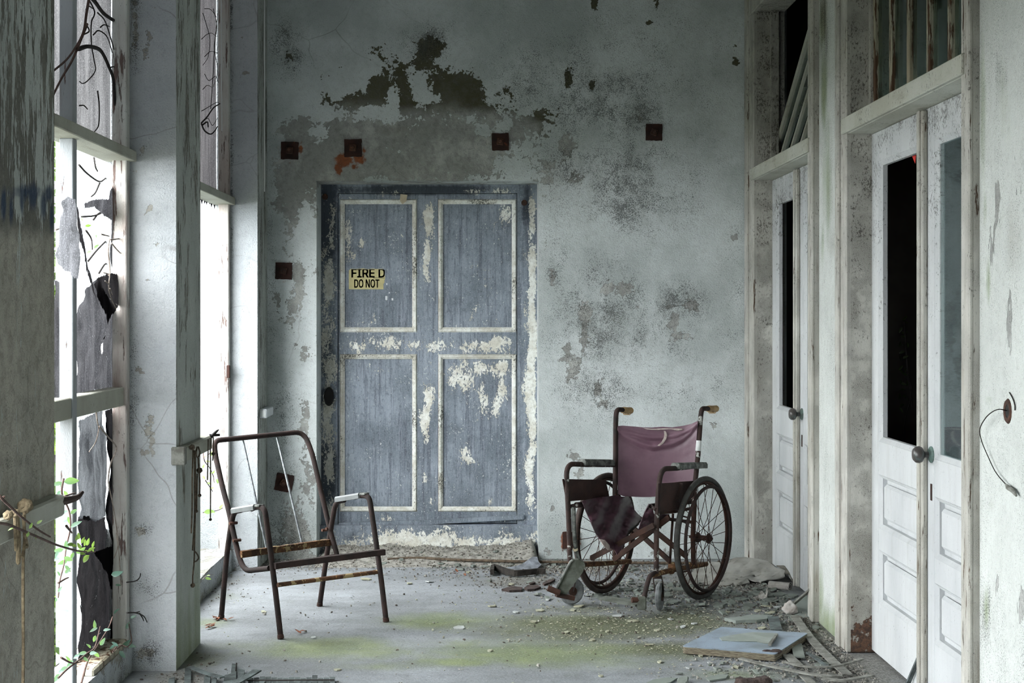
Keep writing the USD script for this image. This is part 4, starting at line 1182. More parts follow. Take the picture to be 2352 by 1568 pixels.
# seat back loop, leaning back from the rear legs
tl, tr = (165, 140), (770, 95)
loop = [cl_((520, 1000)), cl_((345, 1022)), cl_((292, 830)), cl_((250, 620)), cl_((208, 470)), cl_((158, 245)), cl_((150, 150)), cr_((745, 90)), cr_((800, 215)), cr_((880, 560)), cr_((925, 750)), cr_((972, 918)), ]
loop = fillet(loop, .075, 8)
obj('back_loop', tube(loop, r_ * .98, 12), M['rust'], arm, smooth=50)
obj('back_loop_end', tube(np.array([cl_((520, 1000)), cr_((972, 918))]), r_ * .9, 10), M['rust'], arm, smooth=50)
w0, w1 = cl_((330, 908)), cr_((928, 826))
seatbar = np.array([w0 + (w1 - w0) * t for t in np.linspace(0, 1, 26)])
sb = bar(seatbar, .020, .030)
sb.vertices += .004 * (meshkit.noise(sb.vertices * 60, 3)[:, None] - .5)
obj('rear_seat_bar', sb, M['rust_wood'], arm)
obj('bar_knuckle', tube(np.array([cr_((868, 832)), cr_((930, 823))]), .017, 10), M['rust_wood'], arm, smooth=50)
obj('front_seat_bar', bar(np.array([cl_((555, 985)), cr_((1286, 892))]), .022, .026), M['rust'], arm)
obj('stretcher', tube(np.array([cl_((575, 1112)), cr_((1248, 1024))]), .010, 10), M['rust_wood'], arm, smooth=50)
t0, t1 = cl_((150, 150)), cr_((745, 90))


def between(q, A, B, qa, qb):
    """Depth interpolated across the chair between two known points (crop x of each)."""
    s = (q[0] - qa) / (qb - qa)
    Y = A[1] + (B[1] - A[1]) * s
    return at(440 + q[0] / 2.904, 960 + q[1] / 2.904, Y)


for a, b in (((342, 150), (500, 868)), ((570, 130), (740, 846))):
    obj('spring_rod', tube(np.array([between(a, t0, t1, 150, 745), between(b, w0, w1, 330, 928)]), .0055, 8), M['steel'], arm, smooth=50)
for f, q in ((cl_, (302, 815)), (cr_, (893, 745)), (cr_, (920, 735)), (cl_, (278, 700))):
    obj('bolt', lathe([(0, -.02), (.007, -.02), (.007, .02), (0, .02)], f(q), (NL[0], NL[1], 0), 8), M['rust_nut'], arm)

# ================================================================== wheelchair
fw = np.array([-.566, -.824, 0.0])            # the way it faces
ax = np.array([.824, -.566, 0.0])             # towards its image-right wheel
WR, WLc = at(1615.2, 722, 7.13) * [1, 1, 0], at(1391, 722, 7.29) * [1, 1, 0]
RW = .305
wc = thing('wheelchair', 'derelict rusty wheelchair with torn purple vinyl seat and backrest', 'wheelchair', (WR + WLc) / 2 * [1, 1, 0])
PL, PR = WLc + ax * .055, WR - ax * .055
NN = ax[:2]
X_ = lambda q: (1240 + q[0] / 2.958, 900 + q[1] / 2.958)
wl_ = lambda q, o=0.0: on_side(*X_(q), PL + ax * o, NN)
wr_ = lambda q, o=0.0: on_side(*X_(q), PR + ax * o, NN)


def wheel(C, out, tire_mat):
    C = C + np.array([0, 0, RW])
    t = obj('wheel', torus(C, ax, RW - .0135, .0135, 72, 10), tire_mat, wc, smooth=True)
    obj('rim', torus(C, ax, RW - .032, .0085, 72, 8), M['rust_deep'], t, smooth=True)
    obj('push_rim', torus(C + out * .030, ax, RW - .050, .0085, 72, 8), M['rust'], t, smooth=True)
    for k in range(6):
        a = math.pi / 6 + k * math.pi / 3
        e = fw * math.cos(a) + np.array([0, 0, 1]) * math.sin(a)
        obj('push_rim_clip', tube(np.array([C + e * (RW - .032), C + e * (RW - .050) + out * .030]), .004, 6), M['rust_deep'], t)
    hub = cat(lathe([(0, -.04), (.016, -.04), (.016, -.032), (.026, -.032), (.026, -.027), (.013, -.024), (.012, .024), (.026, .027), (.026, .032), (.016, .032), (.016, .042), (0, .042)], C, ax, 20), tube(np.array([C - out * .075, C + out * .05]), .0075, 8))
    obj('hub', hub, M['rust_deep'], t, smooth=40)
    n = 28
    for k in range(n):
        a = 2 * math.pi * k / n
        e = lambda q: fw * math.cos(q) + np.array([0, 0, 1.0]) * math.sin(q)
        s = 1 if k % 2 else -1
        sw = .9 * (1 if (k // 2) % 2 else -1)
        obj('spoke', tube(np.array([C + ax * s * .029 + e(a + sw) * .023, C + e(a) * (RW - .034)]), .0016, 5), M['rust_deep'], t)


wheel(WLc, -ax, M['rubber_rust'])
wheel(WR, ax, M['rubber'])

# side frames
rf = .0125
for f, name in ((wl_, 'L'), (wr_, 'R')):
    L = name == 'L'
    post = [f((205, 1150) if L else (790, 1240)), f((198, 900) if L else (793, 900)), f((188, 700) if L else (802, 700)), f((176, 486) if L else (822, 520)), f((300, 493) if L else (930, 519)), f((500, 494) if L else (1085, 498))]
    obj('side_frame', tube(fillet(post, .075, 8), rf, 12), M['rust_chrome'], wc, smooth=50)
    bp = [f((510, 860) if L else (1048, 760)), f((510, 690) if L else (1052, 640)), f((514, 420) if L else (1076, 420)), f((515, 200) if L else (1092, 170)), f((520, 118) if L else (1100, 112)), f((618, 125) if L else (1198, 113))]
    low = [f((1030, 1180)), f((1040, 900))] if not L else []
    bpost = obj('back_post', tube(fillet(bp, .06, 8), rf, 12), M['rust_chrome'] if not L else M['rust'], wc, smooth=50)
    g0, g1 = (f((562, 123)), f((620, 126))) if L else (f((1142, 114)), f((1200, 113)))
    grip = lathe([(0, 0), (.016, 0), (.017, .01), (.016, .05), (.017, np.linalg.norm(g1 - g0) - .004), (.012, np.linalg.norm(g1 - g0)), (0, np.linalg.norm(g1 - g0))], g0, g1 - g0, 16)
    ridges = cat(*[lathe([(.006, 0), (.010, .003), (.006, .006)], g0 + (g1 - g0) * t - np.array([0, 0, .015]), g1 - g0, 8) for t in (.2, .38, .56, .74)])
    obj('hand_grip', cat(grip, ridges), M['grip'], wc, smooth=40)
# rear uprights to the axles
obj('rear_upright', tube(np.array([wr_((1045, 1190)), wr_((1040, 980)), wr_((1050, 740))]), rf, 10), M['rust_deep'], wc, smooth=50)
obj('rear_upright', tube(np.array([wl_((512, 1150)), wl_((510, 840))]), rf, 10), M['rust_deep'], wc, smooth=50)


def wpad(f, a, b):
    return pad(f, a, b, .046, .030)


obj('armrest', wpad(wl_, (285, 477), (484, 479)), M['pad_dark'], wc)
obj('armrest', wpad(wr_, (920, 502), (1112, 496)), M['pad_dark'], wc)
# side guards
def plate_from(f, pts, t, o=0.0, edge=.05):
    Q = np.array([f(q, o) for q in pts])
    c = Q.mean(0)
    u, w_ = fw, np.array([0, 0, 1.0])
    p2 = np.column_stack([(Q - c) @ u, (Q - c) @ w_])
    return sheet(p2, lambda v: c + v[:, :1] * u + v[:, 1:] * w_ + np.outer(.004 * np.sin(v[:, 0] * 30), ax), edge, t)


obj('side_guard', plate_from(wl_, [(196, 592), (440, 596), (472, 722), (330, 728), (194, 744)], .003, .012), M['guard'], wc)
obj('guard_end', plate_from(wl_, [(150, 592), (166, 590), (186, 722), (178, 722)], .004, -.012), M['guard'], wc)
obj('side_guard', plate_from(wr_, [(806, 622), (1050, 602), (1046, 700), (940, 806), (800, 815)], .003, .010), M['guard'], wc)
obj('guard_edge', tube(np.array([wr_((800, 822)), wr_((920, 812)), wr_((1030, 790))]), .008, 8), M['rust_deep'], wc, smooth=50)
obj('brake_lever', bar(np.array([wr_((962, 620), .03), wr_((932, 740), .03), wr_((950, 800), .03)]), .016, .006), M['rust'], wc)
obj('paint_remnant', plate_from(wr_, [(787, 690), (812, 682), (818, 704), (806, 716), (800, 732), (792, 720)], .004, -.016), M['cream'], wc)
obj('paint_remnant', tube(np.array([wr_((1080, 330)), wr_((1075, 400))]), .0138, 10), M['plastic_dim'], wc, smooth=50)
# seat rails with open tube ends
for f, a, b in ((wl_, (246, 768), (545, 742)), (wr_, (752, 778), (1030, 742))):
    A, B = f(a, .035 if f is wl_ else -.035), f(b, .035 if f is wl_ else -.035)
    d = (B - A) / np.linalg.norm(B - A)
    L = np.linalg.norm(B - A)
    obj('seat_rail', lathe([(.0085, .0), (.0085, .03), (0, .03), (0, .031), (.0125, L), (.0135, L), (.0135, 0), (.0085, 0)], A, d, 14), M['rust'], wc, smooth=40)
    S = A + d * .02
    obj('rail_socket', tube(np.array([S, f((205, 778) if f is wl_ else (790, 800))]), .010, 8), M['rust_chrome'], wc, smooth=50)
# lower rails, tipping ends
obj('lower_rail', tube(np.array([wl_((205, 1160)), wl_((300, 1172)), wl_((450, 1164)), wl_((612, 1150))]), .0125, 10), M['rust_wood'], wc, smooth=50)
obj('lower_rail', tube(np.array([wr_((770, 1242)), wr_((900, 1208)), wr_((1000, 1190)), wr_((1130, 1168))]), .0125, 10), M['rust_wood'], wc, smooth=50)
for q, r in (((900, 1185), .022), ((1020, 1180), .018), ((895, 1215), .016)):
    obj('rail_joint', trimesh.creation.icosphere(2, r).apply_translation(wr_(q)), M['rust_wood'], wc, smooth=True)
obj('guard_rod', tube(np.array([wr_((905, 825), -.02), wr_((893, 1000), -.02), wr_((882, 1185), -.02)]), .006, 8), M['rust_deep'], wc, smooth=50)
# crossing braces
mid = lambda a, b, s: a + (b - a) * s


def brace(a, fa, b, fb, w=.026):
    return bar(np.array([fa(a), fb(b)]), .010, w)


obj('cross_brace', brace((350, 1128), wl_, (775, 905), wr_), M['rust_deep'], wc)
obj('cross_brace', brace((885, 1150), wr_, (600, 890), wl_), M['rust_deep'], wc)
obj('cross_brace', brace((1000, 1120), wr_, (640, 830), wl_), M['rust_deep'], wc)
obj('cross_brace', brace((500, 1140), wl_, (880, 850), wr_), M['rust_deep'], wc)
obj('brace_end', tube(np.array([wl_((352, 1130)), wl_((440, 1080))]), .012, 8), M['rust_wood'], wc, smooth=50)
obj('back_strut', bar(np.array([wr_((870, 862)), wr_((1035, 884))]), .008, .016), M['rust_deep'], wc)
# casters
def caster(C, face, fork, stem_top):
    c = np.array([C[0], C[1], .066])
    t = obj('caster', lathe([(.02, -.012), (.045, -.013), (.058, -.012), (.065, -.006), (.066, 0), (.065, .006), (.058, .012), (.045, .013), (.02, .012), (.02, -.012)], c, face, 32), M['rubber_light'], wc, smooth=35)
    obj('caster_hub', lathe([(0, -.016), (.022, -.016), (.022, .016), (0, .016)], c, face, 16), M['rust_deep'], t, smooth=40)
    top = np.array([c[0] + fork[0], c[1] + fork[1], .158])
    fk = cat(*[bar(spline([c + face * s * .018, c + face * s * .022 + np.array([fork[0] * .5, fork[1] * .5, .06]), top + face * s * .020], 4), .016, .005) for s in (-1, 1)], box(-.022, .022, -.022, .022, -.006, .006, .003).apply_translation(top))
    obj('caster_fork', fk, M['rust'], wc)
    obj('caster_stem', tube(np.array([top, stem_top]), .011, 10), M['rust'], wc, smooth=50)


unit = lambda v: np.asarray(v, float) / np.linalg.norm(v)
caster(on_floor(1515, 1401), unit([.95, -.30, 0]), (-.01, .01), wr_((792, 1200)))
caster(on_floor(1313, 1388), unit([.42, -.90, 0]), (.02, .02), wl_((206, 1120)))
# footrests: one folded up, one down
hang = [wl_((228, 780), .02), wl_((236, 1000), .02), wl_((250, 1090), .02), wl_((272, 1150), .02)]
obj('footrest_hanger', tube(spline(hang, 5), .0105, 10), M['pad_dark'], wc, smooth=50)
obj('hanger_band', tube(np.array([wl_((240, 1062), .02), wl_((243, 1074), .02)]), .0125, 10), M['cream'], wc)
fpl = [(110, 1345), (128, 1300), (205, 1150), (222, 1136), (262, 1134), (302, 1156), (308, 1178), (290, 1222), (168, 1385), (140, 1395), (118, 1375)]
fc_ = wl_((210, 1265), .07) + fw * .13
fp = lambda v: np.array([at(*X_(q), fc_[1] + (q[1] - 1265) * .00022) for q in v])
fpm = sheet(np.array(fpl, float), fp, 12, .012)
obj('footplate', fpm, M['foot'], wc, smooth=30)
obj('footplate_rim', tube(np.array([at(*X_(q), fc_[1] - .012 + (q[1] - 1265) * .00022) for q in [(112, 1345), (130, 1300), (208, 1152), (224, 1140)]]), .006, 8), M['pad_dark'], wc, smooth=50)
obj('footplate_hinge', cat(lathe([(0, -.03), (.014, -.03), (.014, .03), (0, .03)], at(*X_((95, 1348)), fc_[1] - .005), (1, 0, -.4), 12), bar(np.array([at(*X_((110, 1375)), fc_[1] + .015), at(*X_((230, 1400)), fc_[1] + .04)]), .03, .02)), M['rust_deep'], wc)
dh = [wr_((790, 1225), -.0), wr_((750, 1250), -.0), wr_((728, 1310), -.0), wr_((712, 1380), 0), wr_((702, 1440), 0)]
obj('footrest_hanger', tube(spline(dh, 5), .0115, 10), M['rust'], wc, smooth=50)
hp = wr_((690, 1425))
obj('footplate_bracket', box(-.022, .022, -.02, .02, -.035, .024, .006).apply_translation(hp), M['foot'], wc)
e0 = wr_((400, 1398)) * [1, 0, 1]
Yp = hp[1]
q0, q1 = at(*X_((405, 1396)), Yp + .06), at(*X_((668, 1440)), Yp + .0)
dfo = unit(fw)
ft = trimesh.convex.convex_hull(np.array([q0 + dfo * .01, q0 - dfo * .055, q1 - dfo * .085, q1 + dfo * .03] + [p - np.array([0, 0, .008]) for p in (q0 + dfo * .01, q0 - dfo * .055, q1 - dfo * .085, q1 + dfo * .03)]))
obj('footplate', ft, M['foot'], wc)
obj('footplate_hinge', lathe([(0, -.02), (.013, -.02), (.013, .02), (0, .02)], at(*X_((652, 1412)), Yp - .01), (1, .2, 0), 12), M['rust_deep'], wc)
# backrest upholstery
TL, TR = wl_((515, 400)), wr_((1078, 400))
top_px = [(528, 232), (560, 228), (640, 234), (700, 240), (760, 241), (830, 236), (900, 240), (980, 228), (1030, 216), (1074, 198)]
bot_px = [(530, 690), (560, 706), (640, 711), (700, 713), (760, 712), (830, 706), (900, 690), (960, 668), (1010, 640), (1046, 612)]
lft = np.array([p[0] for p in top_px], float)


def back_sheet():
    nu, nv = 60, 48
    U, Vv = np.meshgrid(np.linspace(0, 1, nu + 1), np.linspace(0, 1, nv + 1), indexing='ij')
    si = np.linspace(0, 1, len(top_px))
    T = np.stack([np.interp(U, si, np.array(top_px)[:, k]) for k in (0, 1)], -1)
    B = np.stack([np.interp(U, si, np.array(bot_px)[:, k]) for k in (0, 1)], -1)
    q = T * (1 - Vv[..., None]) + B * Vv[..., None]
    Y = TL[1] + (TR[1] - TL[1]) * U
    sag = .040 * np.sin(np.pi * U) * (.6 + .4 * Vv)
    # folds gathering at the sagged top edge
    fold = np.zeros_like(U)
    for k, (u0, v0, amp, wd) in enumerate(((.12, .10, .010, .05), (.30, .17, .012, .045), (.50, .26, .014, .05), (.68, .20, .010, .045), (.85, .10, .009, .05))):
        pass
    d1 = Vv - (.05 + .22 * np.sin(np.pi * U))
    fold += .010 * np.exp(-(d1 / .035) ** 2) - .007 * np.exp(-((d1 - .07) / .04) ** 2)
    d2 = Vv - (.03 + .12 * np.sin(np.pi * U))
    fold += .009 * np.exp(-(d2 / .03) ** 2) - .006 * np.exp(-((d2 - .05) / .03) ** 2)
    d3_ = Vv - (.30 - .55 * np.abs(U - .47))
    fold += .006 * np.exp(-(d3_ / .03) ** 2) * np.exp(-((U - .47) / .3) ** 2)
    fold += .004 * (meshkit.fbm(np.stack([U * 7, Vv * 12, 0 * U], -1), 3, 8) - .5)
    Y = Y + sag - fold
    px, py = 1240 + q[..., 0] / 2.958, 900 + q[..., 1] / 2.958
    V3 = np.stack([(px - VX) * Y / F, Y, EYE - (py - VY) * Y / F], -1).reshape(-1, 3)
    i, j = np.meshgrid(np.arange(nu), np.arange(nv), indexing='ij')
    a = (i * (nv + 1) + j).ravel()
    f = np.vstack([np.column_stack([a, a + 1, a + nv + 2]), np.column_stack([a, a + nv + 2, a + nv + 1])])
    return thicken(V3, f, .004)


obj('backrest', back_sheet(), M['vinyl'], wc, smooth=40)
obj('torn_strip', sheet([(842, 262), (856, 266), (866, 290), (858, 322), (838, 350), (812, 366), (800, 364), (826, 340), (842, 312), (846, 288)], lambda q: np.array([at(*X_(c), TL[1] + (TR[1] - TL[1]) * .56 + .012) for c in q]), 8, .003), M['vinyl_back'], wc, smooth=True)
obj('torn_hem', sheet([(700, 244), (760, 250), (830, 246), (965, 248), (972, 258), (930, 262), (890, 252), (800, 258), (730, 254)], lambda q: np.array([at(*X_(c), TL[1] + (TR[1] - TL[1]) * (c[0] - 530) / 545 + .012) for c in q]), 12, .003), M['vinyl_back'], wc, smooth=True)


def lap(poly, P1, P2, P3, edge, t, amp, seed, mat, name):
    """Upholstery remnant lying in the plane through three (crop pixel, point) pairs."""
    A = np.array([[*p[0], 1.0] for p in (P1, P2, P3)])
    co = np.linalg.solve(A, np.array([p[1][1] for p in (P1, P2, P3)]))

    def mp(v):
        Y = v @ co[:2] + co[2]
        Y = Y + amp * (meshkit.fbm(np.column_stack([v * .016, 0 * v[:, 0]]), 3, seed) - .5) + .4 * amp * np.sin(v[:, 0] * .05 + v[:, 1] * .02)
        px, py = 1240 + v[:, 0] / 2.958, 900 + v[:, 1] / 2.958
        return np.column_stack([(px - VX) * Y / F, Y, EYE - (py - VY) * Y / F])
    return obj(name, sheet(poly, mp, edge, t), mat, wc, smooth=40)


sl0, sl1 = wl_((290, 745), .035) - [0, .022, 0], wl_((545, 705), .035) - [0, .022, 0]
tip = (wl_((520, 1100))[1] + wr_((700, 1100))[1]) / 2 - .08
tipP = np.array([0, tip, 0])
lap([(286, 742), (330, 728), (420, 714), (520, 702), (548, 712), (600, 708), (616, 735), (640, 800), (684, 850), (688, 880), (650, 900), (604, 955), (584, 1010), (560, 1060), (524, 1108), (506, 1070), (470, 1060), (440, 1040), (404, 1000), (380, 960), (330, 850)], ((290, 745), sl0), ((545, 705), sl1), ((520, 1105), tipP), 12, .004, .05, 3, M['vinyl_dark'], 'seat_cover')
lap([(404, 1000), (440, 1006), (470, 1040), (480, 1075), (462, 1072), (430, 1040)], ((290, 745), sl0 - [0, .02, 0]), ((545, 705), sl1 - [0, .02, 0]), ((520, 1105), tipP - [0, .02, 0]), 12, .003, .03, 5, M['vinyl_back'], 'torn_lining')
lap([(684, 870), (672, 900), (640, 930), (596, 978), (584, 980), (606, 948), (650, 905)], ((290, 745), sl0 - [0, .03, 0]), ((545, 705), sl1 - [0, .03, 0]), ((520, 1105), tipP - [0, .03, 0]), 12, .004, .02, 6, M['felt'], 'torn_edge')
sr0, sr1 = wr_((750, 765), -.035), wr_((900, 830), -.035)
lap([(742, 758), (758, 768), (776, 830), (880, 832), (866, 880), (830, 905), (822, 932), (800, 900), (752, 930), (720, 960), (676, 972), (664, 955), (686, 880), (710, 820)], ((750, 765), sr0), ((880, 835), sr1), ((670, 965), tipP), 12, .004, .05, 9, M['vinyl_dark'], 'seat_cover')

# ================================================================== handrail stubs and twine on the pillars
h1 = thing('handrail', 'weathered handrail stub with hanging twine, across the slim pillar by the armchair', 'handrail', (-1.2, 5.98, .86))
obj('rail', box(-1.262, -1.192, 5.712, 6.30, .822, .884, .006), M['wood_dim'], h1)
obj('end_block', box(-1.240, -1.186, 5.690, 5.735, .815, .888, .004), M['lath'], h1)
obj('splinter', cat(tube(spline([(-1.19, 6.27, .88), (-1.175, 6.31, .90), (-1.17, 6.33, .905)], 4), .008, 6, scale=np.linspace(1, .3, 9)), tube(spline([(-1.2, 6.28, .885), (-1.16, 6.30, .885)], 4), .006, 6)), M['twig'], h1)
h2 = thing('handrail', 'nearest handrail stub with a fat twine knot, across the graffitied pillar', 'handrail', (-1.2, 3.8, .87))
obj('rail', box(-1.262, -1.186, 3.30, 4.065, .845, .905, .006), M['wood_dim'], h2)
obj('splinter', tube(spline([(-1.2, 4.05, .885), (-1.165, 4.10, .89), (-1.15, 4.12, .905)], 4), .014, 6, scale=np.linspace(1, .3, 9)), M['bark'], h2)


def twine(name, label, strands, mat, X, r, knots, group=None):
    t = thing(name, label, 'twine', on_x(*strands[0][0], X), group)
    for s in strands:
        P = np.array([on_x(a, b, X + .004 * math.sin(k * 2.1)) for k, (a, b) in enumerate(s)])
        obj('strand', tube(spline(P, 5), r, 7), mat, t, smooth=50)
    for (a, b, R) in knots:
        c = on_x(a, b, X)
        kn = cat(*[torus(c, unit([math.sin(q * 1.3), math.cos(q * .9), math.sin(q * 2.2 + 1) + .2]), R * .72, R * .38, 20, 7) for q in range(4)])
        obj('knot', kn, mat, t, smooth=True)


def c6(x, y):
    return 380 + x / 3.92, 960 + y / 3.92


def c4(x, y):
    return x / 3.212, 1080 + y / 3.212


twine('twine', 'dark twine tied round the handrail, hanging in long loops down the slim pillar', [[c6(250, 280), c6(242, 500), c6(240, 800), c6(232, 1035)], [c6(262, 290), c6(262, 600), c6(262, 900), c6(244, 1190)], [c6(268, 300), c6(270, 700), c6(262, 1100), c6(258, 1290), c6(246, 1420), c6(246, 1500)], [c6(258, 1190), c6(290, 1230), c6(298, 1260), c6(280, 1285), c6(258, 1292)], [c6(285, 260), c6(275, 320), c6(292, 355), c6(310, 310), c6(296, 260)], [c6(296, 360), c6(300, 430), c6(310, 560), c6(308, 690)], [c6(286, 500), c6(282, 700), c6(280, 835)]], M['string_dark'], -1.180, .0032, [(*c6(240, 262), .011), (*c6(306, 470), .012), (*c6(308, 695), .007), (*c6(280, 838), .006), (*c6(246, 1505), .009)])
twine('twine', 'thin dark strings hanging from the broken tip of the handrail', [[c6(385, 190), c6(382, 380), c6(378, 555)], [c6(404, 180), c6(406, 500), c6(405, 910)], [c6(430, 170), c6(432, 300), c6(425, 380)]], M['string_dark'], -1.168, .0026, [(*c6(405, 912), .006), (*c6(432, 320), .008)])
twine('twine', 'pale twine knotted on the nearest handrail, one strand falling to the floor', [[c4(180, 280), c4(178, 420), c4(182, 520), c4(172, 640), c4(170, 900), c4(172, 1300), c4(170, 1568), c4(170, 1700)], [c4(108, 320), c4(112, 450), c4(118, 590)], [c4(122, 330), c4(135, 520), c4(128, 660), c4(140, 672), c4(142, 500), c4(130, 340)], [c4(170, 330), c4(186, 480), c4(200, 560), c4(180, 570), c4(165, 640)]], M['rope'], -1.172, .0042, [(*c4(186, 262), .019), (*c4(110, 318), .012), (*c4(60, 330), .012)])

# ---------------------------------------------------------------- cords, switch box, cable, wall wire
cd = obj('cord', tube(np.array([at(602.5, y, 7.99) + np.array([.012, 0, 0]) for y in (-60, 120, 280, 440)]), .003, 6), M['plastic_dim'])
tag(cd, 'thin white cord hanging straight down in the far window corner of the end wall', 'cord')
cd = obj('cord', tube(np.array([at(x, y, 7.86) for x, y in ((508, -60), (508.5, 100), (509.5, 301))]), .0035, 6), M['plastic_dim'])
tag(cd, 'short white blind cord hanging on the far window jamb', 'cord')
bx = thing('junction_box', 'small square white junction box low on the far corner pillar', 'junction box', at(609, 948, 8.0))
c_ = at(609, 948, 8.08)
obj('housing', box(c_[0] - .024, c_[0] + .018, c_[1] - .06, c_[1] + .19, c_[2] - .025, c_[2] + .025, .005), M['plastic'], bx)
obj('cover', box(c_[0] - .020, c_[0] + .014, c_[1] - .064, c_[1] - .058, c_[2] - .020, c_[2] + .020, .002), M['plastic_dim'], bx)
cb = obj('cable', tube(spline([on_floor(a, b, .018) for a, b in ((890, 1284), (960, 1281), (1040, 1285), (1150, 1288), (1250, 1290), (1400, 1292), (1600, 1293), (1720, 1292))], 6), .008, 8), M['string_dark'], smooth=50)
tag(cb, 'dark cable lying along the foot of the end wall', 'cable')


def c5(x, y):
    return 2040 + x / 5.228, 880 + y / 5.228


wi = thing('loose_wire', 'thin loose wire curling out of a rusty hole in the near plaster wall', 'wire', on_x(*c5(1420, 330), XR))
ins = lambda q, o: on_x(*c5(*q), XR - o)
obj('wire', tube(spline([ins((1425, 328), .0), ins((1330, 312), .03), ins((1240, 350), .035), ins((1160, 430), .03), ins((1100, 555), .02), ins((1125, 700), .015), ins((1200, 880), .012), ins((1270, 1030), .012), ins((1330, 1120), .012), ins((1415, 1215), .012)], 6), .0016, 6), M['twig'], wi)
obj('connector', sweep(np.array([ins((1415, 1215), .012), ins((1440, 1250), .012), ins((1500, 1290), .012), ins((1540, 1352), .012)]), circle(.006, 8), scale=[.6, 1.2, 1.2, .5]), M['lath'], wi)
obj('wire', tube(spline([ins((1455, 110), .003), ins((1495, 180), .003), ins((1520, 260), .003), ins((1522, 325), .003)], 4), .0018, 5), M['twig'], wi)
hc = ins((1440, 335), 0)
ring = lathe([(.016, 0), (.030, 0), (.026, .005), (.016, .003), (.016, 0)], hc, (-1, 0, 0), 18)
hl = lathe([(0, 0), (.017, 0), (.017, .002), (0, .002)], hc, (-1, 0, 0), 18)
for g in (ring, hl):
    g.vertices[:, 2] = hc[2] + (g.vertices[:, 2] - hc[2]) * 1.25
obj('hole_ring', ring, M['rust_nut'], wi)
obj('hole', hl, M['hole'], wi)

# red pennant and a creeper inside the near room
fx = on_x(2097, 352, XL + .05)
rf_ = obj('pennant', trimesh.convex.convex_hull(np.array([on_x(*q, XL + x) for q in ((2089, 345), (2106, 340), (2102, 376)) for x in (.043, .046)])), M['red'])
tag(rf_, 'small red triangle hanging at the top of the near broken door pane', 'pennant')


# ================================================================== leaves, vines, netting
def leaf(base, d, up, L, W, curl=.25, n=5):
    d = unit(d)
    s = np.cross(d, up)
    s = s / max(np.linalg.norm(s), 1e-6)
    u = np.cross(s, d)
    V, Fc = [], []
    for k in range(n + 1):
        t = k / n
        w = W / 2 * math.sin(math.pi * min(1, t ** .8)) ** .8 if 0 < t < 1 else 0.0
        c = base + d * L * t - u * curl * L * t * t
        V += [c + s * w + u * w * .35, c, c - s * w + u * w * .35]
    for k in range(n):
        a = k * 3
        Fc += [(a, a + 3, a + 4), (a, a + 4, a + 1), (a + 1, a + 4, a + 5), (a + 1, a + 5, a + 2)]
    return trimesh.Trimesh(np.array(V), np.array(Fc), process=False)


rng = np.random.default_rng(7)


def vine(label, X, stems, leaves, stem_mat, leaf_mat, r=.003, cat_='vine', name='vine', jitter=.02):
    """stems: pixel polylines on the plane X; leaves: (px, py, length_px, angle_deg) each a leaf of its own."""
    t = thing(name, label, cat_, on_x(*stems[0][0], X))
    for s in stems:
        P = spline(np.array([on_x(a, b, X + rng.normal(0, jitter * .3)) for a, b in s]), 5)
        obj('stem', tube(P, r, 6, scale=np.linspace(1.15, .7, len(P))), stem_mat, t, smooth=50)
    for (a, b, L, ang) in leaves:
        c = on_x(a, b, X + rng.normal(0, jitter))
        k = c[1] / F
        d = np.array([math.cos(math.radians(ang)) * .8, rng.normal(0, .35), math.sin(math.radians(ang))])
        up = unit([rng.normal(.3, .35), -.8, rng.normal(.5, .3)])
        obj('leaf', leaf(c, d, up, L * k * 1.12, L * k * rng.uniform(.42, .56), rng.uniform(.05, .4)), leaf_mat, t, smooth=True)
    return t


def c1(x, y):
    return 120 + x / 4.126, y / 4.126


def c2(x, y):
    return 120 + x / 4.126, 340 + y / 4.126


def c3(x, y):
    return 120 + x / 4.126, 700 + y / 4.126


vine('thick black dead vine forking over the near window screen', -1.452, [[c1(330, -60), c1(400, 10), c1(480, 120), c1(560, 180), c1(605, 210), c1(622, 280)], [c1(250, 465), c1(330, 440), c1(430, 460), c1(480, 510), c1(540, 640), c1(580, 760), c1(595, 1000)]], [], M['twig'], M['leaf_dark'], .0075)
vine('brown vine stems crossing in front of the near window post', -1.385, [[c1(350, -20), c1(325, 120), c1(300, 290), c1(240, 420), c1(140, 560), c1(20, 665), c1(-60, 740)], [c1(330, 230), c1(270, 380), c1(190, 570), c1(90, 740), c1(20, 880), c1(-30, 1000)]], [], M['twig_brown'], M['leaf_dark'], .0045)
vine('thin curling vine with a hooked tip on the near window screen', -1.450, [[c1(340, -20), c1(395, 90), c1(400, 140), c1(370, 220), c1(372, 420), c1(395, 560), c1(408, 670), c1(340, 760), c1(290, 790), c1(255, 770)], [c1(290, 330), c1(350, 295), c1(320, 235), c1(300, 250)], [c1(430, 120), c1(500, 200), c1(560, 380), c1(610, 560)], [c1(390, 330), c1(440, 290), c1(520, 350), c1(570, 500)], [c1(455, 260), c1(490, 235), c1(540, 250)], [c1(430, 860), c1(445, 1000), c1(440, 1180), c1(400, 1250)], [c1(260, 1000), c1(300, 1000), c1(335, 1035)], [c1(545, 640), c1(580, 632), c1(605, 645)], [c1(320, 90), c1(350, 60), c1(380, 80)]], [], M['twig'], M['leaf_dark'], .0026)
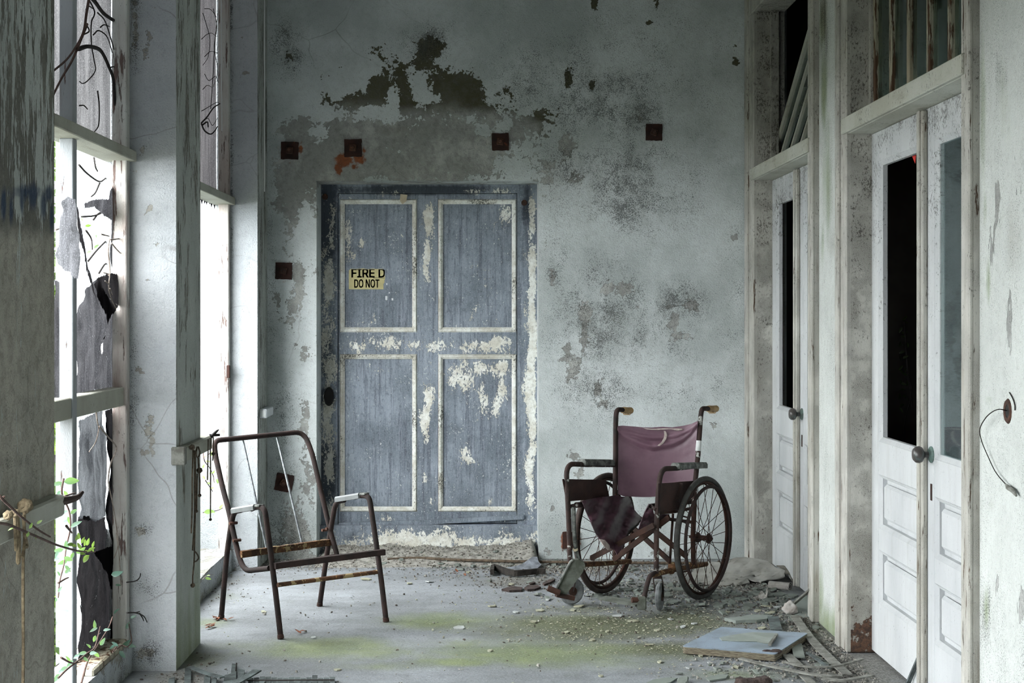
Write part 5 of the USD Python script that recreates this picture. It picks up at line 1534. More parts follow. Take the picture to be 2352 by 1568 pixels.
vine('fine dead vine network over the far window screen', -1.452, [[(466, 30), (475, 60), (482, 90), (478, 130), (466, 150)], [(470, 170), (480, 185), (495, 175), (502, 190)], [(463, 255), (480, 245), (498, 235), (504, 238)], [(464, 280), (478, 272), (488, 288), (500, 270)], [(490, 20), (498, 60), (492, 110), (500, 160), (490, 200)], [(463, 90), (474, 80), (486, 76), (497, 84)], [(484, 250), (490, 160), (494, 90), (500, 30)], [(470, 130), (484, 118), (500, 122)], [(466, 205), (476, 196), (486, 200)], [(470, 20), (484, 22), (498, 40)]], [], M['twig'], M['leaf_dark'], .0018)
vine('heavy drooping vine at the foot of the far window screen', -1.452, [[(463, 282), (476, 268), (490, 248), (505, 238)], [(463, 285), (470, 300), (483, 308), (492, 302), (500, 290)], [(466, 286), (476, 280), (478, 292)]], [], M['twig'], M['leaf_dark'], .0040)
vine('twiggy branch with green leaf clusters in the near window opening', -1.50, [[c2(340, 1070), c2(430, 960), c2(560, 830), c2(640, 740)], [c2(280, 650), c2(400, 640), c2(500, 600), c2(560, 580)], [c2(320, 780), c2(370, 860), c2(380, 960)], [c2(440, 1190), c2(490, 1110), c2(530, 1060), c2(540, 860)], [c2(390, 680), c2(440, 620), c2(540, 580), c2(580, 590)], [c2(255, 160), c2(330, 240), c2(440, 315), c2(500, 290), c2(600, 200)], [c2(395, 90), c2(410, 180), c2(430, 220)], [c2(450, 330), c2(410, 420), c2(370, 460)]],
     [(*c2(500, 700), 9, 200), (*c2(530, 720), 10, 60), (*c2(560, 740), 10, -20), (*c2(600, 740), 9, 30), (*c2(520, 760), 9, 250), (*c2(590, 800), 9, -60), (*c2(620, 730), 8, 100), (*c2(370, 980), 12, 190), (*c2(400, 950), 12, 40), (*c2(420, 820), 12, -110), (*c2(310, 740), 14, 10), (*c2(290, 690), 9, 120), (*c2(540, 690), 10, 140)], M['twig'], M['leaf'], .0032)
vine('pale dry root hanging over the torn black netting', -1.43, [[c2(540, 860), c2(530, 960), c2(540, 1080), c2(545, 1200), c2(535, 1330), c2(560, 1430), c2(605, 1525)], [c2(560, 900), c2(620, 970), c2(690, 1035)], [c2(460, 815), c2(540, 835)], [c2(550, 870), c2(660, 855), c2(740, 845), c2(790, 818)], [c2(545, 1210), c2(520, 1190), c2(485, 1180)], [c2(540, 1290), c2(500, 1258)], [c2(545, 1330), c2(570, 1390)], [c2(30, 775), c2(100, 755), c2(195, 750)]], [], M['twig_pale'], M['leaf'], .0028)
vine('long wiry vine trailing down the dark lower window', -1.43, [[c3(415, 1010), c3(430, 1120), c3(440, 1180), c3(410, 1300), c3(350, 1390)], [c3(445, 1150), c3(520, 1240), c3(605, 1340), c3(590, 1420), c3(555, 1500), c4(800, 80), c4(830, 240), c4(860, 420), c4(880, 640), c4(890, 800), c4(900, 950), c4(920, 1080), c4(900, 1180)], [c4(860, 460), c4(870, 560), c4(840, 650)]], [(*c4(920, 940), 12, 20), (*c4(840, 1060), 16, 50), (*c4(870, 970), 12, 60), (*c4(820, 770), 24, 10), (*c4(850, 845), 12, 0)], M['twig_pale'], M['leaf_blue'], .0028)
vine('leafy shoot curling over the kerb under the near window', -1.36, [[c4(430, 1530), c4(490, 1470), c4(560, 1415), c4(640, 1350), c4(700, 1300), c4(740, 1150)], [c4(600, 1568), c4(650, 1400), c4(720, 1290), c4(800, 1160), c4(830, 1080)], [c4(450, 1380), c4(530, 1420), c4(600, 1410)]],
     [(*c4(700, 1170), 18, 90), (*c4(720, 1160), 18, 200), (*c4(705, 1215), 16, 250), (*c4(760, 1180), 16, 10), (*c4(740, 1290), 18, 50), (*c4(640, 1340), 18, 190), (*c4(660, 1350), 18, 10), (*c4(590, 1360), 18, 200), (*c4(570, 1390), 20, 170), (*c4(540, 1400), 18, 220), (*c4(520, 1420), 18, 120), (*c4(500, 1450), 18, 200), (*c4(470, 1480), 20, 190), (*c4(440, 1500), 20, 230), (*c4(620, 1370), 16, -60), (*c4(690, 1340), 18, -40), (*c4(670, 1310), 14, 120)], M['twig_brown'], M['leaf_blue'], .003)
vine('small leafy creeper climbing out beside the pillar foot', -1.37, [[c4(860, 1320), c4(900, 1290), c4(940, 1300), c4(970, 1250), c4(950, 1130)], [c4(860, 1300), c4(830, 1340)]], [(*c4(900, 1300), 22, 30), (*c4(880, 1330), 20, -40), (*c4(940, 1290), 20, 0), (*c4(870, 1300), 16, 140), (*c4(930, 1170), 16, 60), (*c4(960, 1090), 14, 20), (*c4(850, 1290), 16, 200)], M['twig_brown'], M['leaf_blue'], .0026)
vine('black dead twig jutting across the white pillar', -1.33, [[c4(935, 1050), c4(1000, 1050), c4(1060, 1075), c4(1085, 1120)], [c4(1000, 1050), c4(1030, 1040)], [c4(1030, 1055), c4(1050, 1085), c4(1060, 1110)]], [], M['twig'], M['leaf_dark'], .0025)
vine('bent black twig higher on the white pillar', -1.36, [[c4(935, 825), c4(1000, 815), c4(1030, 790), c4(1040, 750), c4(1058, 735)]], [], M['twig'], M['leaf_dark'], .0024)
vine('woody shoot with a spray of pale green leaves by the nearest handrail', -1.13, [[c4(-30, 150), c4(20, 215), c4(100, 290), c4(160, 345), c4(230, 400), c4(300, 450), c4(370, 490)], [c4(-30, 385), c4(60, 400), c4(160, 440), c4(300, 500), c4(420, 550), c4(560, 590), c4(640, 600), c4(700, 600)], [c4(20, 200), c4(35, 190)], [c4(490, 410), c4(530, 460)]],
     [(*c4(560, 520), 15, 70), (*c4(580, 510), 16, 100), (*c4(600, 540), 15, 60), (*c4(620, 560), 16, 80), (*c4(640, 555), 18, 65), (*c4(650, 590), 15, 20), (*c4(600, 580), 16, 130), (*c4(570, 560), 18, 160), (*c4(620, 600), 14, 10), (*c4(680, 570), 14, 70), (*c4(660, 625), 24, 215), (*c4(545, 540), 16, 190), (*c4(690, 600), 10, 110), (*c4(590, 610), 14, 0), (*c4(215, 430), 16, 60), (*c4(270, 395), 14, 30), (*c4(210, 450), 14, 250), (*c4(100, 425), 12, 190), (*c4(265, 470), 10, -90)], M['twig_brown'], M['leaf_pale'], .0032, jitter=.012)
vine('bluish creeper with broad leaves on the lower window post', -1.39, [[c4(470, 60), c4(455, 150), c4(470, 210), c4(510, 300), c4(520, 420), c4(490, 560), c4(470, 700), c4(440, 820), c4(430, 940)], [c4(480, 190), c4(540, 170), c4(560, 165)], [c4(430, 830), c4(480, 800), c4(505, 790)]],
     [(*c4(470, 85), 32, 5), (*c4(460, 90), 22, 190), (*c4(450, 150), 24, 225), (*c4(470, 150), 22, -60), (*c4(455, 130), 18, 90), (*c4(520, 420), 26, 25), (*c4(510, 240), 16, 80), (*c4(500, 300), 18, 200), (*c4(520, 320), 16, 30), (*c4(500, 340), 18, -60), (*c4(520, 370), 15, 180), (*c4(470, 580), 22, 190), (*c4(440, 600), 24, 220), (*c4(490, 590), 22, 100), (*c4(560, 610), 22, 20), (*c4(470, 640), 20, -20), (*c4(500, 660), 22, 200), (*c4(520, 650), 16, 60), (*c4(440, 650), 18, 190), (*c4(480, 700), 18, -40), (*c4(440, 780), 14, 130), (*c4(480, 760), 16, 40), (*c4(440, 1050), 24, 15), (*c4(430, 900), 14, 60), (*c4(420, 940), 12, 240), (*c4(540, 175), 12, 60)], M['twig_brown'], M['leaf_blue'], .0028)
vine('bright green vine dangling beside the handrail in the far window', -1.44, [[c6(340, 280), c6(350, 380), c6(400, 450), c6(430, 520), c6(440, 580)], [c6(380, 330), c6(420, 310), c6(425, 350)], [c6(340, 850), c6(400, 840), c6(470, 830), c6(520, 805)], [c6(360, 560), c6(400, 620), c6(425, 660)]],
     [(*c6(340, 290), 9, 60), (*c6(345, 350), 11, 10), (*c6(360, 390), 10, 0), (*c6(335, 450), 9, 60), (*c6(335, 520), 9, -40), (*c6(370, 580), 12, -10), (*c6(395, 500), 8, 20), (*c6(410, 345), 12, 80), (*c6(425, 500), 8, 50), (*c6(345, 848), 22, 5), (*c6(400, 842), 12, 0), (*c6(490, 820), 12, 60), (*c6(515, 800), 7, 10), (*c6(475, 540), 20, 70), (*c6(470, 590), 14, 100), (*c6(395, 640), 10, 20)], M['twig_brown'], M['leaf_pale'], .0022)
vine('lone bright green leaf sprig on the low kerb', -1.38, [[c6(335, 1450), c6(360, 1425), c6(400, 1410), c6(430, 1408)]], [(*c6(355, 1440), 14, -10), (*c6(370, 1420), 9, 15)], M['twig_pale'], M['leaf_pale'], .0016)


def drape(label, X, poly, mat, amp, seed, name='torn_netting', cat_='netting', fray=6.0):
    def mp(v):
        q = np.array([on_x(a, b, X) for a, b in v])
        o = amp * (meshkit.fbm(np.column_stack([v * np.array([.06, .012]), 0 * v[:, 0]]), 3, seed) - .5)
        q[:, 0] += o
        return q
    g = poly if isinstance(poly, Polygon) else Polygon(poly).buffer(0)
    if g.geom_type == 'MultiPolygon':
        g = max(g.geoms, key=lambda q: q.area)
    v, f = tri2d(g, 6)
    fr = np.clip(1 - shapely.distance(g.boundary, shapely.points(v)) / fray, 0, 1)
    p = obj(name, trimesh.Trimesh(mp(v), f, process=False), mat, smooth=True, attrs=dict(fray=fr))
    return tag(p, label, cat_)


drape('grey flap of torn netting hanging over the near window post', -1.395, [c2(150, 450), c2(75, 520), c2(40, 760), c2(30, 1110), c2(90, 1140), c2(150, 1180), c2(215, 1240), c2(248, 1290), c2(246, 560), c2(215, 490), c2(180, 470)], M['net_pale'], .05, 3)
drape('black rolled edge of torn netting slanting down the near window', -1.42, [c2(215, 490), c2(250, 540), c2(275, 700), c2(310, 900), c2(340, 1080), c2(380, 1260), c2(410, 1380), c2(455, 1545), c2(440, 1530), c2(390, 1410), c2(340, 1240), c2(300, 1040), c2(255, 860), c2(225, 680)], M['net_black'], .02, 4)
drape('sagging dark netting across the middle of the near window', -1.47, Polygon([(180, 700), (195, 668), (213, 652), (222, 640), (234, 668), (248, 705), (262, 718), (271, 690), (271, 888), (225, 897), (180, 908)], [[(238, 655), (243, 650), (244, 668), (241, 676)], [(236, 790), (240, 788), (241, 806), (237, 812)]]), M['net_dark'], .05, 5, fray=2.5)
drape('narrow strip of dark netting between the graffitied pillar and the window post', -1.48, [(122, 640), (141, 646), (141, 922), (122, 926)], M['net_dark'], .03, 15, fray=2.0)
drape('bunched black netting at the jamb of the near window', -1.45, [c2(530, 1180), c2(600, 1180), c2(640, 1290), c2(620, 1420), c3(600, 20), c3(540, 160), c3(500, 300), c3(450, 480), c3(470, 380), c3(515, 200), c3(510, 110), c3(480, 10), c2(450, 1420), c2(395, 1290), c2(440, 1240)], M['net_black'], .05, 6)
drape('ragged wisp of netting beside the jamb in the bright opening', -1.465, [c2(290, 520), c2(350, 490), c2(450, 475), c2(530, 480), c2(520, 390), c2(590, 340), c2(620, 420), c2(615, 1180), c2(560, 1180), c2(550, 900), c2(540, 680), c2(480, 640), c2(380, 560), c2(300, 580)], M['net_dark'], .03, 7)
drape('dark netting curtain hanging below the lower window rail', -1.47, [c3(480, 1000), c3(612, 960), c4(860, 0), c4(860, 900), c4(850, 1300), c4(800, 1310), c4(830, 1000), c4(780, 760), c4(700, 600), c4(790, 560), c3(530, 1540), c3(525, 1300), c3(505, 1150)], M['net_black'], .04, 8)
drape('thin grey netting drooping in the dark lower window', -1.49, [c4(575, 330), c4(640, 330), c4(700, 360), c4(770, 330), c4(800, 420), c4(860, 300), c4(860, 1000), c4(850, 1330), c4(700, 1380), c4(572, 1520)], M['net_black'], .05, 9)
drape('faint grey veil of netting under the lower window rail', -1.485, [c3(235, 1090), c3(480, 990), c3(540, 1290), c4(790, 330), c4(700, 380), c4(572, 360)], M['net_thin'], .04, 12)
kb = obj('rotten_board', box(-1.50, -1.40, 5.15, 5.64, .112, .142, .006), M['wood_bar'])
tag(kb, 'rotten dark board lying on the kerb under the near window', 'board')


def shrub(label, blobs_, n, seed, size, name='shrub'):
    g = np.random.default_rng(seed)
    t = thing(name, label, 'shrub', (blobs_[0][0], blobs_[0][1], -.12))
    for cx, cy, cz, rx, ry, rz in blobs_:
        obj('stem', tube(spline([(cx + g.normal(0, .05), cy + g.normal(0, .05), -.13), (cx + g.normal(0, .08), cy, cz * .5), (cx, cy, cz + rz * .5)], 4), .008, 6), M['twig'], t)
    ls = []
    for k in range(n):
        cx, cy, cz, rx, ry, rz = blobs_[k % len(blobs_)]
        d = unit(g.normal(size=3)) * g.uniform(.5, 1) ** .5
        ls.append(leaf(np.array([cx + d[0] * rx, cy + d[1] * ry, max(-.1, cz + d[2] * rz)]), unit(g.normal(size=3) + [0, 0, -.3]), unit(g.normal(size=3) + [0, -.5, .8]), g.uniform(.6, 1.3) * size, size * .5, .3, 3))
    obj('foliage', cat(*ls), M['leaf_dark'], t, smooth=True, kind='stuff')


shrub('dark leafy shrub crowding the ground behind the lower netting', [(-1.95, 7.0, .15, .28, .5, .34), (-1.85, 6.5, .10, .2, .4, .3), (-2.2, 7.6, .05, .4, .5, .25), (-1.75, 6.0, .05, .15, .4, .28)], 3600, 3, .055)
shrub('taller green shrub glimpsed beside the lower window post', [(-2.28, 7.7, .62, .10, .30, .40), (-2.2, 7.5, .3, .12, .3, .4), (-2.46, 8.1, .75, .12, .2, .5), (-1.80, 6.02, .55, .06, .2, .55), (-2.08, 6.95, .5, .08, .2, .6), (-2.0, 7.0, .5, .1, .2, .45)], 3200, 4, .06)
shrub('bright leafy shrub behind the pillar at the edge of the near window', [(-2.62, 8.7, 2.0, .10, .2, .7), (-2.66, 8.8, 1.0, .14, .2, .9)], 800, 6, .07)
shrub('dense low shrub close behind the graffitied pillar and window post', [(-2.36, 7.9, .45, .12, .5, .75), (-1.92, 6.42, .38, .07, .3, .55), (-2.06, 6.9, .3, .09, .3, .5)], 5200, 14, .05)
shrub('unseen hedge added outside to shade the foot of the outer wall', [(-3.3, 6.2 + .6 * k, .5, .38, .5, .9) for k in range(4)], 4200, 8, .09)  # stands out of view; added to shade the lower outside wall
cr = vine('dim creeper climbing inside the dark near room', 2.55, [[(2078, 740), (2082, 800), (2086, 860), (2094, 900), (2080, 960), (2072, 1010)], [(2082, 850), (2092, 900), (2096, 940)]], [(2074 + 10 * math.sin(k * 1.7) + .06 * k, 735 + 8 * k, 13, 40 + 97 * k) for k in range(26)], M['twig'], M['leaf_dark'], .006, jitter=.03)


# ================================================================== debris on the floor
def slab(poly, z0, t, mat, name, label, cat_, group=None, parent=None, tilt=(0, 0), smooth=False):
    """Flat piece lying on the floor: outline in photo pixels, its top at z0 + t."""
    P = np.array([on_floor(a, b, z0 + t) for a, b in poly])
    P[:, 2] += (P[:, 0] - P[:, 0].mean()) * tilt[0] + (P[:, 1] - P[:, 1].mean()) * tilt[1]
    if not Polygon(P[:, :2]).exterior.is_ccw:
        P = P[::-1]
    e = trimesh.creation.extrude_polygon(Polygon(P[:, :2]).buffer(0), t)
    v = e.vertices
    top = v[:, 2] > t / 2
    v[:, 2] = z0 + np.where(top, t, 0) + (v[:, 0] - P[:, 0].mean()) * tilt[0] + (v[:, 1] - P[:, 1].mean()) * tilt[1]
    v[:, 2] = np.maximum(v[:, 2], -.003)
    e.vertices = v
    o = obj(name, e, mat, parent)
    return tag(o, label, cat_, group) if label else o


# blue board with layered edge and the shard on it
bd = thing('plywood_board', 'square blue-faced plywood board lying flat by the near door', 'board', on_floor(1712, 1480))
bc = [(1566, 1483), (1656, 1439), (1856, 1453), (1781, 1501)]
Q = np.array([on_floor(a, b, .034) for a, b in bc])
Qc = Polygon(Q[:, :2])
Qr = Qc.buffer(-.012).buffer(.012, quad_segs=4)
for k in range(5):
    e = trimesh.creation.extrude_polygon(Qr.buffer(-.002 * (k % 2)), .005)
    e.apply_translation((0, 0, .004 + .0052 * k))
    obj('ply', e, M['ply'], bd)
e = trimesh.creation.extrude_polygon(Qr, .004)
e.apply_translation((0, 0, .030))
obj('face_sheet', e, M['board_blue'], bd)
cc = on_floor(1778, 1498, .03)
obj('broken_corner', cat(*[trimesh.creation.icosphere(1, .02).apply_transform(np.diag([1.3, .8, .5, 1])).apply_translation(cc + np.array([dx_, dy_, .0])) for dx_, dy_ in ((0, 0), (-.025, .01), (.012, .02))]), M['bark'], bd)
gp = [(830, 1000), (900, 982), (1060, 955), (1250, 932), (1560, 946), (1480, 1075), (1390, 1068), (1300, 1047), (1050, 1042), (862, 1032)]
slab([(1500 + a / 5.445, 1280 + b / 5.445) for a, b in gp], .0342, .0035, M['shard'], 'glass_shard', 'greenish grey glass shard lying on the blue board', 'glass shard')
slab([(1500 + a / 5.445, 1280 + b / 5.445) for a, b in ((1535, 950), (1562, 948), (1478, 1076), (1440, 1072))], .0382, .010, M['lath'], 'wood_strip', 'short grey wooden strip on the shard on the blue board', 'wood strip')


def lath(pts, w, z, mat, label, group=None, t=.006, name='wood_lath', catg='lath'):
    P = np.array([on_floor(a, b, zz) for (a, b), zz in zip(pts, z)])
    P = spline(P, 5) if len(P) > 2 else P
    d = np.gradient(P, axis=0)
    s = np.column_stack([-d[:, 1], d[:, 0], 0 * d[:, 0]])
    s /= np.linalg.norm(s, axis=1, keepdims=True)
    n = len(P)
    h = np.array([0, 0, t])
    V = np.vstack([P - s * w / 2, P + s * w / 2, P + s * w / 2 + h, P - s * w / 2 + h])
    Fc = []
    for i in range(n - 1):
        for a in range(4):
            b = (a + 1) % 4
            Fc += [(a * n + i, b * n + i, b * n + i + 1), (a * n + i, b * n + i + 1, a * n + i + 1)]
    Fc += [(0, n, 2 * n), (0, 2 * n, 3 * n), (n - 1, 3 * n - 1, 2 * n - 1), (n - 1, 4 * n - 1, 3 * n - 1)]
    m = trimesh.Trimesh(V, np.array(Fc), process=False)
    m.fix_normals()
    return tag(obj(name, m, mat), label, catg, group)


lath([(1700, 1513), (1780, 1533), (1880, 1552), (1934, 1554)], .024, (.012, .020, .026, .022), M['lath'], 'longest grey lath running along the front of the lath heap')
lath([(1798, 1520), (1850, 1532), (1920, 1531), (1981, 1515)], .012, (.02, .03, .03, .04), M['lath'], 'thin bowed lath crossing on top of the lath heap')
lath([(1824, 1415), (1862, 1467), (1905, 1512), (1946, 1550)], .040, (.016, .014, .012, .014), M['lath'], 'broad grey lath slanting from behind the blue board along the wall')
lath([(1808, 1505), (1836, 1532)], .040, (.008, .008), M['lath'], 'short broad lath end between the blue board and the bowed lath')
lath([(1829, 1480), (1836, 1511)], .045, (.008, .008), M['tile'], 'stubby grey slat touching the near corner of the blue board')
lath([(1843, 1550), (1868, 1574)], .035, (.006, .006), M['lath'], 'lath stub poking out at the bottom edge under the long lath')
lath([(1888, 1560), (1940, 1563), (2003, 1552)], .022, (.02, .024, .03), M['lath'], 'thin lath with a brown edge at the end of the heap nearest the door')
lath([(1906, 1553), (1940, 1574)], .032, (.01, .008), M['lath'], 'short lath lying crosswise beneath the thin brown-edged one')
lath([(1776, 1418), (1783, 1448)], .050, (.014, .012), M['lath_dark'], 'dark short slat standing out behind the blue board')
lath([(1855, 1500), (1905, 1535)], .014, (.01, .016), M['lath_dark'], 'narrow dark lath close beside the broad slanting one')
st2 = obj('wood_stick', bar(np.array([on_floor(2084, 1572, .01), on_x(2110, 1512, 1.612)]), .016, .008), M['lath_dark'])
tag(st2, 'dark thin stick leaning against the near white door', 'stick')
st1 = obj('wood_stick', bar(np.array([on_floor(1808, 1399, .01), at(1863, 1352, 6.70)]), .022, .008), M['lath'])
tag(st1, 'flat pale stick leaning on the casing of the far door', 'stick')
bk = tube(spline([on_floor(1694, 1566, .02), on_floor(1715, 1572, .016), on_floor(1740, 1568, .02), on_floor(1765, 1562, .024)], 8), .026, 14)
bk = bk.subdivide()
bk.vertices += bk.vertex_normals * (.022 * (meshkit.fbm(bk.vertices * 45, 3, 9)[:, None] - .55))
bk.vertices[:, 2] = np.clip(bk.vertices[:, 2], .0, .040)
tag(obj('bark_chunk', bk, M['bark']), 'chunk of rotten dark bark at the bottom edge before the laths', 'bark')

# leaning grey sheet and small litter by the far door
slab([(1815, 1390), (1830, 1380), (1861, 1378), (1864, 1414), (1836, 1414), (1822, 1402)], .004, .012, M['sheet_grey'], 'sheet_scrap', 'smooth grey-green sheet scrap under the leaning pale stick', 'sheet scrap', tilt=(.05, .1))
lump = trimesh.creation.icosphere(3, .034)
lump.vertices *= np.array([.95, .7, .95]) * (1 + 1.1 * (meshkit.fbm(lump.vertices * 40, 2, 2)[:, None] - .5))
lump.apply_translation(on_floor(1815, 1412, 0) + np.array([0, 0, .028]))
tag(obj('plaster_lump', lump, M['brick'], smooth=30), 'pinkish white plaster lump at the foot of the leaning pale stick', 'plaster lump')


def crumple(poly, mp, edge, t, mat, name, label, cat_, smooth=40):
    return tag(obj(name, sheet(poly, mp, edge, t), mat, smooth=smooth), label, cat_)


def heap_map(yb, yt, Yb, Yt, amp, sc, seed):
    def f(v):
        s = np.clip((v[:, 1] - yt) / (yb - yt), 0, 1)
        Y = Yt + (Yb - Yt) * s ** .8 + amp * (meshkit.fbm(np.column_stack([v * sc, 0 * s]), 4, seed) - .5)
        q = np.column_stack([(v[:, 0] - VX) * Y / F, Y, EYE - (v[:, 1] - VY) * Y / F])
        q[:, 2] = np.maximum(q[:, 2], .003)
        return q
    return f


cv = [(1588, 1318), (1600, 1300), (1625, 1290), (1660, 1292), (1690, 1281), (1712, 1280), (1740, 1284), (1764, 1289), (1782, 1304), (1803, 1309), (1802, 1325), (1784, 1330), (1762, 1331), (1748, 1337), (1730, 1334), (1716, 1329), (1722, 1338), (1700, 1343), (1660, 1345), (1620, 1342), (1594, 1342)]
crumple(cv, heap_map(1345, 1280, 7.48, 7.97, .12, np.array([.03, .04]), 12), 7, .006, M['canvas'], 'canvas_sheet', 'crumpled grey canvas sheet heaped on the floor behind the wheelchair wheel', 'canvas sheet')
crumple([(1783, 1299), (1800, 1299), (1818, 1307), (1826, 1318), (1820, 1336), (1812, 1318), (1802, 1316), (1803, 1308)], heap_map(1336, 1299, 7.52, 7.75, .05, .05, 13), 6, .005, M['canvas_dark'], 'torn_felt', 'dark torn lining poking out at the end of the canvas heap', 'torn lining')
sp = []
for k in range(34):
    a = k * .38
    sp.append((.007 + .00045 * k, a))
A, B = on_floor(1768, 1341, .025), on_floor(1815, 1346, .03)
dr_ = unit(B - A)
sd = unit(np.cross(dr_, [0, 0, 1]))
rows = []
for P in (A, (A + B) / 2, B):
    rows.append([P + sd * r * math.cos(a) + np.array([0, 0, 1]) * r * math.sin(a) for r, a in sp])
rows = np.array(rows)
n = len(sp)
V = rows.reshape(-1, 3)
Fc = []
for i in range(2):
    for j in range(n - 1):
        Fc += [(i * n + j, i * n + j + 1, (i + 1) * n + j + 1), (i * n + j, (i + 1) * n + j + 1, (i + 1) * n + j)]
tag(obj('paper_roll', thicken(V, np.array(Fc), .002), M['paper'], smooth=40), 'small curled roll of pale paper in front of the far door', 'paper roll')
crumple([(1730, 1372), (1740, 1368), (1748, 1356), (1752, 1358), (1758, 1366), (1760, 1352), (1764, 1352), (1762, 1374), (1750, 1375), (1738, 1376)], heap_map(1376, 1352, 7.12, 7.16, .05, .09, 4), 5, .003, M['paper'], 'paper_twist', 'twisted white paper scrap standing on the dirt before the far door', 'paper scrap')
# gauze scrap and rotten bits by the end wall
gz = lambda x, y: (1080 + x / 9.8, 1240 + y / 9.8)
crumple([gz(780, 630), gz(1000, 590), gz(1170, 540), gz(1300, 450), gz(1400, 375), gz(1510, 380), gz(1530, 470), gz(1600, 560), gz(1500, 650), gz(1380, 680), gz(1150, 705), gz(950, 690)], heap_map(1312, 1278, 7.93, 8.12, .05, np.array([.08, .08]), 21), 4, .003, M['gauze'], 'gauze_scrap', 'grey gauze scrap peaking up near the foot of the end wall', 'gauze scrap')
tag(obj('felt_strip', bar(spline([on_floor(*gz(a, b), .022) for a, b in ((490, 720), (520, 610), (640, 640), (800, 700), (1000, 740), (1300, 720), (1500, 700), (1700, 700))], 5), .02, .03), M['felt']), 'black curled felt strip along the front of the gauze scrap', 'felt strip')
for k, (pl, lb) in enumerate((([(1152, 1352), (1175, 1345), (1200, 1348), (1198, 1354), (1170, 1355)], 'dark rotten fibreboard flake, the one farther from the wheelchair'), ([(1204, 1349), (1212, 1343), (1236, 1343), (1242, 1347), (1228, 1352), (1212, 1353)], 'reddish rotten fibreboard flake in front of the gauze scrap'), ([(1246, 1338), (1262, 1330), (1275, 1330), (1262, 1337), (1250, 1341)], 'narrow rotten strip pointing at the footplate of the wheelchair'), ([(1215, 1338), (1226, 1335), (1230, 1337), (1218, 1340)], 'tiny rotten splinter between the fibreboard flakes and the gauze scrap'))):
    slab(pl, 0, .010, M['bark'], 'fibreboard_flake', lb, 'fibreboard flake')

# wavy sheeting scraps and tile shards
slab([(1664, 1418), (1690, 1417), (1722, 1411), (1750, 1411), (1775, 1413), (1762, 1420), (1738, 1423), (1712, 1423), (1690, 1425)], .0, .014, M['sheet_grey'], 'sheet_scrap', 'long wavy grey-green strip on the rubble above the blue board', 'sheet scrap')
slab([(1500, 1560), (1530, 1555), (1556, 1556), (1540, 1566), (1506, 1572), (1470, 1574)], .0, .005, M['sheet_grey'], 'sheet_scrap', 'pale sheet scrap cut by the bottom edge before the wheelchair', 'sheet scrap')
slab([(1622, 1556), (1650, 1548), (1673, 1548), (1668, 1556), (1630, 1562)], .0, .006, M['sheet_grey'], 'sheet_scrap', 'leaf-shaped pale scrap on the moss before the blue board', 'sheet scrap')
rs = np.random.default_rng(11)


def shard_poly(cx, cy, w, h, n=6):
    a = np.sort(rs.uniform(0, 2 * math.pi, n) * .35 + np.arange(n) * 2 * math.pi / n * .65 + .35)
    a = np.arange(n) * 2 * math.pi / n + rs.uniform(-.3, .3, n)
    r = rs.uniform(.7, 1.1, n)
    return [(cx + w / 2 * q * math.cos(t), cy + h / 2 * q * math.sin(t)) for q, t in zip(r, a)]


tiles = [(1560, 1352, 40, 9), (1610, 1372, 30, 10), (1645, 1370, 36, 10), (1672, 1378, 30, 8), (1700, 1374, 34, 9), (1690, 1362, 40, 8), (1740, 1362, 46, 9), (1785, 1364, 50, 8), (1820, 1366, 36, 8), (1770, 1376, 40, 9), (1800, 1384, 34, 9), (1720, 1388, 40, 9), (1650, 1388, 30, 8), (1530, 1366, 34, 9), (1545, 1380, 28, 8), (1575, 1388, 30, 7), (1668, 1356, 26, 14), (1640, 1355, 22, 8), (1480, 1350, 30, 7), (1890, 1522, 46, 16), (1655, 1500, 26, 7), (1608, 1470, 30, 8), (1875, 1440, 24, 9), (1380, 1345, 24, 6), (1440, 1352, 30, 6)]
LAND = [((645, 1466), "front chair foot"), ((888, 1427), "chair foot nearest the wheelchair"), ((1515, 1401), "upright caster"), ((1320, 1385), "folded footplate"), ((1615, 1376), "spoked wheel nearest the doors"), ((1400, 1364), "wheel behind the footplate"), ((1712, 1470), "blue board"), ((1740, 1345), "canvas heap"), ((1002, 1262), "blue door"), ((1190, 1310), "gauze scrap"), ((1830, 1400), "leaning pale stick"), ((1900, 1550), "lath heap"), ((700, 1562), "slat mat"), ((1450, 1390), "lowered footplate")]
ORD = ['closest', 'second closest', 'third closest', 'fourth closest', 'fifth closest', 'sixth closest', 'seventh closest', 'eighth closest', 'ninth closest', 'tenth closest', 'eleventh closest', 'twelfth closest']


def ordinal_labels(pts, what):
    """A label for each piece: how near it lies to its nearest landmark, among its kind."""
    W = [on_floor(*q[:2])[:2] for q in pts]
    Ls = [on_floor(*q)[:2] for q, _ in LAND]
    near = [int(np.argmin([np.linalg.norm(w - l) for l in Ls])) for w in W]
    out = []
    for w, k in zip(W, near):
        d = np.linalg.norm(w - Ls[k])
        r = sum(1 for w2 in W if np.linalg.norm(w2 - Ls[k]) < d - 1e-9)
        out.append('%s %s to the %s' % (what, ORD[min(r, 11)], LAND[k][1]))
    return out


